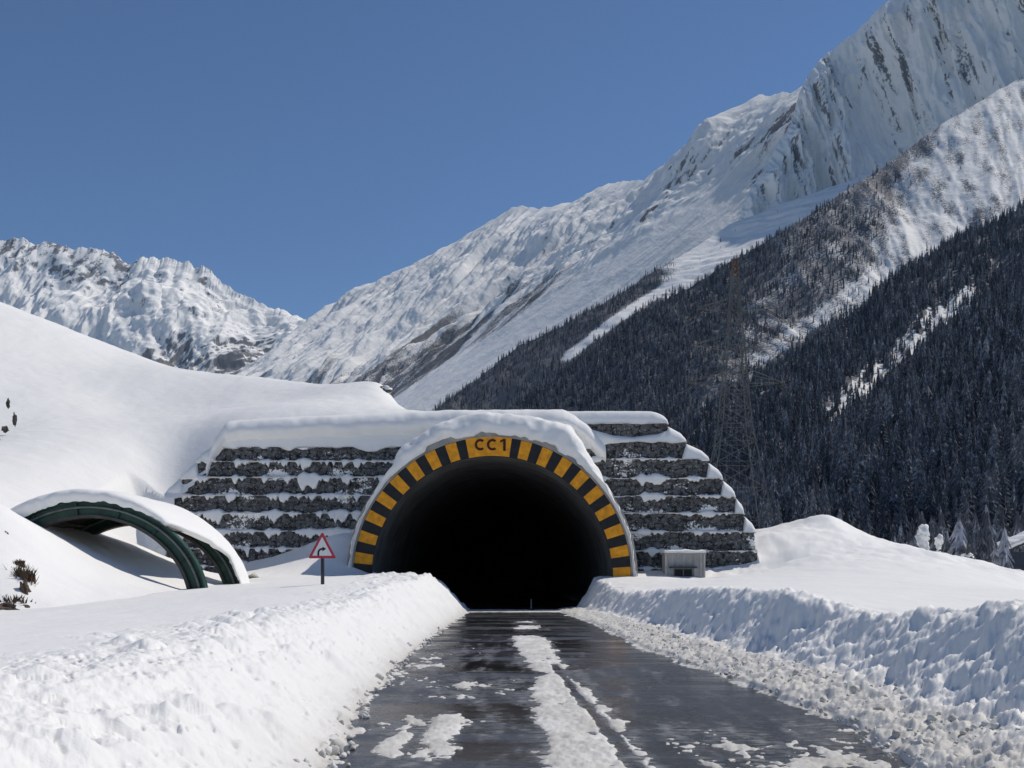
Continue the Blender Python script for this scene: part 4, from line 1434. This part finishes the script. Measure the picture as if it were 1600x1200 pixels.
boulder(1512, 872, 70, 16, 8, 'low flat boulder with a snow cushion just beyond the mound', .9, 9, deep=5)
boulder(13, 630, 64, 5, 12, 'narrow dark rock chip highest on the left hillside', 0, 14)
boulder(23, 656, 63, 6, 15, 'leaning dark rock in the middle of three on the left hillside', 0, 25)
boulder(8, 671, 62, 10, 8, 'squat dark rock lowest of three on the left hillside', 0, 15)
boulder(10, 845, 36.2, 9, 22, 'dark pointed rock on the near left mound', 0, 17)
boulder(24, 866, 35.4, 5, 10, 'pebble sized rock on the near left mound, left of the dry grass', 0, 18)
boulder(37, 934, 32.7, 18, 40, 'brown patch of bare earth on the near left mound, under the hanging grass', 0, 31, col='earth')
boulder(6, 952, 31.9, 60, 16, 'low brown strip of bare earth at the foot of the left mound', 0, 33, col='earth')
boulder(592, 630, 75.2, 30, 14, 'dark rock under the snow lip at the end of the flat hilltop', 0, 21)
boulder(600, 612, 76.0, 20, 12, 'upper dark rock at the tip of the flat snowy hilltop', .6, 23)


def tuft(px, py, d, wpx, hpx, label, seed):
    x, y, z = P(px, py, d); k = d / F; rs = np.random.default_rng(seed)
    V, T = [], []
    for i in range(900):
        bx = rs.normal(0, wpx * k * .28); by = rs.normal(0, wpx * k * .2)
        l = hpx * k * rs.uniform(.3, 1); a = rs.uniform(0, 6.28); le = rs.uniform(.1, .6) * l
        w_ = .035; bz = rs.uniform(-.35, .5) * hpx * k
        b = len(V)
        V += [(bx - w_, by, bz), (bx + w_, by, bz), (bx + le * math.cos(a), by + le * math.sin(a), bz + l * .7)]
        T.append((b, b + 1, b + 2))
    o = np_mesh('grass_tuft', V, T, M['drygrass'], None, False); o.location = (x, y, z)
    tag(o, label, 'grass tuft', 'dry grass on the near left mound')


tuft(36, 925, 33.4, 22, 40, 'brown dry grass clump hanging low on the near left mound', 3)
tuft(12, 948, 32.2, 40, 18, 'flat brown grass at the foot of the left mound, at the photo edge', 4)
tuft(30, 893, 34.2, 8, 18, 'small brown grass wisp above the larger clump', 5)


def laden_trees():
    rs = np.random.default_rng(53)
    for px, top, d, wd, lab in ((1500, 806, 86, .30, 'broad young conifer bowed under thick snow, right of the two stumps'),
                                (1571, 822, 84, .22, 'slim young conifer plastered with snow, beside the shed at the right edge')):
        x, y, zt = P(px, top, d); z0 = -1.0; h = zt - z0
        root = empty('pine_tree', (x, y, z0)); root.scale = (h, h, h)
        V, Tr = conifer_geo(rs, 9, 9, wid=wd)
        np_mesh('crown', V, Tr, M['conifer_laden'], root, False, {'tint': rs.uniform(.4, 1, len(V))})
        bm = bmesh.new(); add_bar(bm, (0, 0, -.04), (0, 0, .85), .04, .01, 7); bm_obj('trunk', bm, M['bark'], root)
        tag(root, lab, 'tree')


laden_trees()


def young_trees():
    rs = np.random.default_rng(31)
    V, Tr = conifer_geo(rs, 13, 8, wid=.2)
    c0_ = np_mesh('crown', V, Tr, M['conifer_snowy'], None, False, {'tint': rs.uniform(.2, .9, len(V))})
    bm = bmesh.new(); add_bar(bm, (0, 0, -.04), (0, 0, .85), .03, .006, 7)
    t0_ = bm_obj('trunk', bm, M['bark'])
    first = True
    for px, top, d in ((1398, 838, 104), (1422, 826, 100), (1428, 838, 92), (1456, 806, 108), (1462, 820, 98), (1480, 826, 88), (1524, 800, 96), (1533, 822, 86), (1541, 790, 108), (1548, 835, 82),
                       (1556, 842, 80), (1518, 838, 84), (1470, 792, 120), (1590, 800, 110), (1600, 790, 118), (1440, 800, 122), (1408, 815, 125), (1500, 795, 126), (1566, 796, 124)):
        x, y, zt = P(px, top, d); z0 = -3.0 if d > 90 else -.5
        root = empty('pine_tree', (x, y, z0)); h = zt - z0
        if first: c, t = c0_, t0_; first = False
        else:
            c, t = c0_.copy(), t0_.copy(); C.objects.link(c); C.objects.link(t)
        c.parent = root; t.parent = root
        root.rotation_euler = (0, 0, rs.uniform(0, 6.28)); w_ = h * rs.uniform(.7, 1.0); root.scale = (w_, w_, h)
        tag(root, 'young snow flecked conifer standing just behind the right snow mound', 'tree', 'young conifers behind the right mound')


young_trees()


def build_shed():
    d = 92.0
    k = d / F
    x, y, z = P(1608, 892, d)
    root = empty('shed', (x, y, z - 1)); tag(root, 'blue walled shed with a snow covered lean-to roof at the right edge', 'shed')
    bm = bmesh.new(); add_box(bm, -1.6, 2.2, 0, 2.6, -1, 2.6); bm_obj('wall', bm, M['blue'], root)
    bm = bmesh.new()
    pts = [(-2.1, 2.55), (2.6, 4.6), (2.6, 4.75), (-2.1, 2.70)]
    f = [bm.verts.new((a, -.4, b)) for a, b in pts]; g = [bm.verts.new((a, 3.0, b)) for a, b in pts]
    bm.faces.new(f); bm.faces.new(g[::-1])
    for i in range(4): bm.faces.new((f[i], g[i], g[(i + 1) % 4], f[(i + 1) % 4]))
    rf = bm_obj('roof', bm, M['greydark'], root)
    xs = np.linspace(-2.15, 2.6, 60); zz = 2.72 + (xs + 2.1) * .4362
    h = .45 + .12 * fbm(xs, xs * 0, 3, 8); h[0] = h[-1] = 0; o_ = np.ones_like(xs)
    pth = np.stack([np.stack(q, -1) for q in [(-.35 * o_, zz - .02), (-.5 * o_, zz + h * .5), (-.2 * o_, zz + h), (1.3 * o_, zz + h * 1.1), (3.0 * o_, zz + h)]], 1)
    snow_strip('snow_cap', xs, pth, M['snow_smooth'], rf, 3, .03, 9)
    # low parapet wall in front
    x, y, z = P(1592, 908, 72)
    root = empty('boundary_wall', (x, y, z - .8)); tag(root, 'low pale masonry wall with a snow coping at the right edge, below the blue shed', 'wall')
    bm = bmesh.new(); add_box(bm, -1.4, 3.0, 0, .3, -1, 1.25, .01); bm_obj('masonry', bm, M['plaster'], root)
    xs = np.linspace(-1.45, 3.05, 60); h = .32 + .12 * fbm(xs * .9, xs * 0, 3, 18); h[0] = h[-1] = 0; o_ = np.ones_like(xs)
    pth = np.stack([np.stack(q, -1) for q in [(0 * o_, 1.24 * o_), (-.07 * o_, 1.25 + h * .5), (.05 * o_, 1.25 + h), (.3 * o_, 1.25 + h * .8), (.36 * o_, 1.22 * o_)]], 1)
    snow_strip('snow_cap', xs, pth, M['snow_smooth'], root, 3, .02, 19)


build_shed()


def build_marker():
    x, y, z = P(830, 951, 59.0)
    root = empty('marker_post', (x, y, 0.0)); tag(root, 'short grey marker post on the slush at the tunnel mouth', 'marker post')
    bm = bmesh.new(); add_bar(bm, (0, 0, 0), (0, 0, .62), .07, .05, 8); bm_obj('post', bm, M['galv'], root)
    bm = bmesh.new(); add_box(bm, -.15, .15, -.12, .12, .0, .10, .02); bm_obj('foot', bm, M['black'], root)


build_marker()


def build_rubble():
    """loose clods of snow on the rubble strip, the left bank and the road edge: nobody could count them"""
    rs = np.random.default_rng(9)
    bm = bmesh.new(); bmesh.ops.create_icosphere(bm, subdivisions=2, radius=1)
    base = np.array([v.co[:] for v in bm.verts]); tri = np.array([[v.index for v in f.verts] for f in bm.faces]); bm.free()
    VV, FF, DD = [], [], []; off = 0
    N = 2000
    ys = 5.5 + 34 * rs.uniform(0, 1, N) ** 2.2
    for y in ys:
        right = rs.uniform() < .86
        if right:
            e = float(interp(y, *RE)); t = rs.beta(1.5, 1.6) * 1.25 - .12
            x = e + t; z = .05 + float(interp(y, [5, 12, 20, 60], [.30, .26, .20, .12])) * max(t, 0) ** 1.2
            r = min(.10, rs.lognormal(math.log(.013), .62)); dt = rs.uniform(.25, .9)
            if y > 18: r *= .8
        else:
            e = float(interp(y, *LE)); t = abs(rs.normal(0, .28)) - .12
            x = e - t; z = max(0, .33 * t); r = abs(rs.normal(.012, .016)) + .010; dt = rs.uniform(.2, .9)
        n = 1 + .55 * perlin(base[:, 0] * 1.7 + y * 9, base[:, 1] * 1.7 + base[:, 2] * 2.1 + x * 7, 3)
        s = r * rs.uniform(.7, 1.35, 3)
        v = base * n[:, None] * s
        a = rs.uniform(0, 6.28); v = np.c_[v[:, 0] * math.cos(a) - v[:, 1] * math.sin(a), v[:, 0] * math.sin(a) + v[:, 1] * math.cos(a), v[:, 2]]
        VV.append(v + (x, y, z + r * .5)); FF.append(tri + off); off += len(v); DD.append(np.full(len(v), dt))
    o = np_mesh('snow_rubble', np.concatenate(VV), np.concatenate(FF), M['snow'], None, True, {'dirt': np.concatenate(DD)})
    tag(o, 'loose dirty clods of snow along the ploughed road edge', 'snow clods', kind='stuff')


build_rubble()

# ------------------------------------------------------------------ thin valley air
def build_haze():
    bm = bmesh.new(); add_box(bm, -14500, 14500, -400, 15000, -7.5, 3300)
    t = bpy.data.materials.new('valley_air'); t.use_nodes = True; n = t.node_tree.nodes; n.clear()
    out = n.new('ShaderNodeOutputMaterial'); v = n.new('ShaderNodeVolumePrincipled')
    v.inputs['Color'].default_value = (.45, .70, 1, 1); v.inputs['Density'].default_value = 1.1e-5; v.inputs['Anisotropy'].default_value = .0
    t.node_tree.links.new(v.outputs[0], out.inputs['Volume'])
    o = bm_obj('haze', bm, t); tag(o, 'thin blue haze filling the valley', 'haze', kind='stuff')


build_haze()
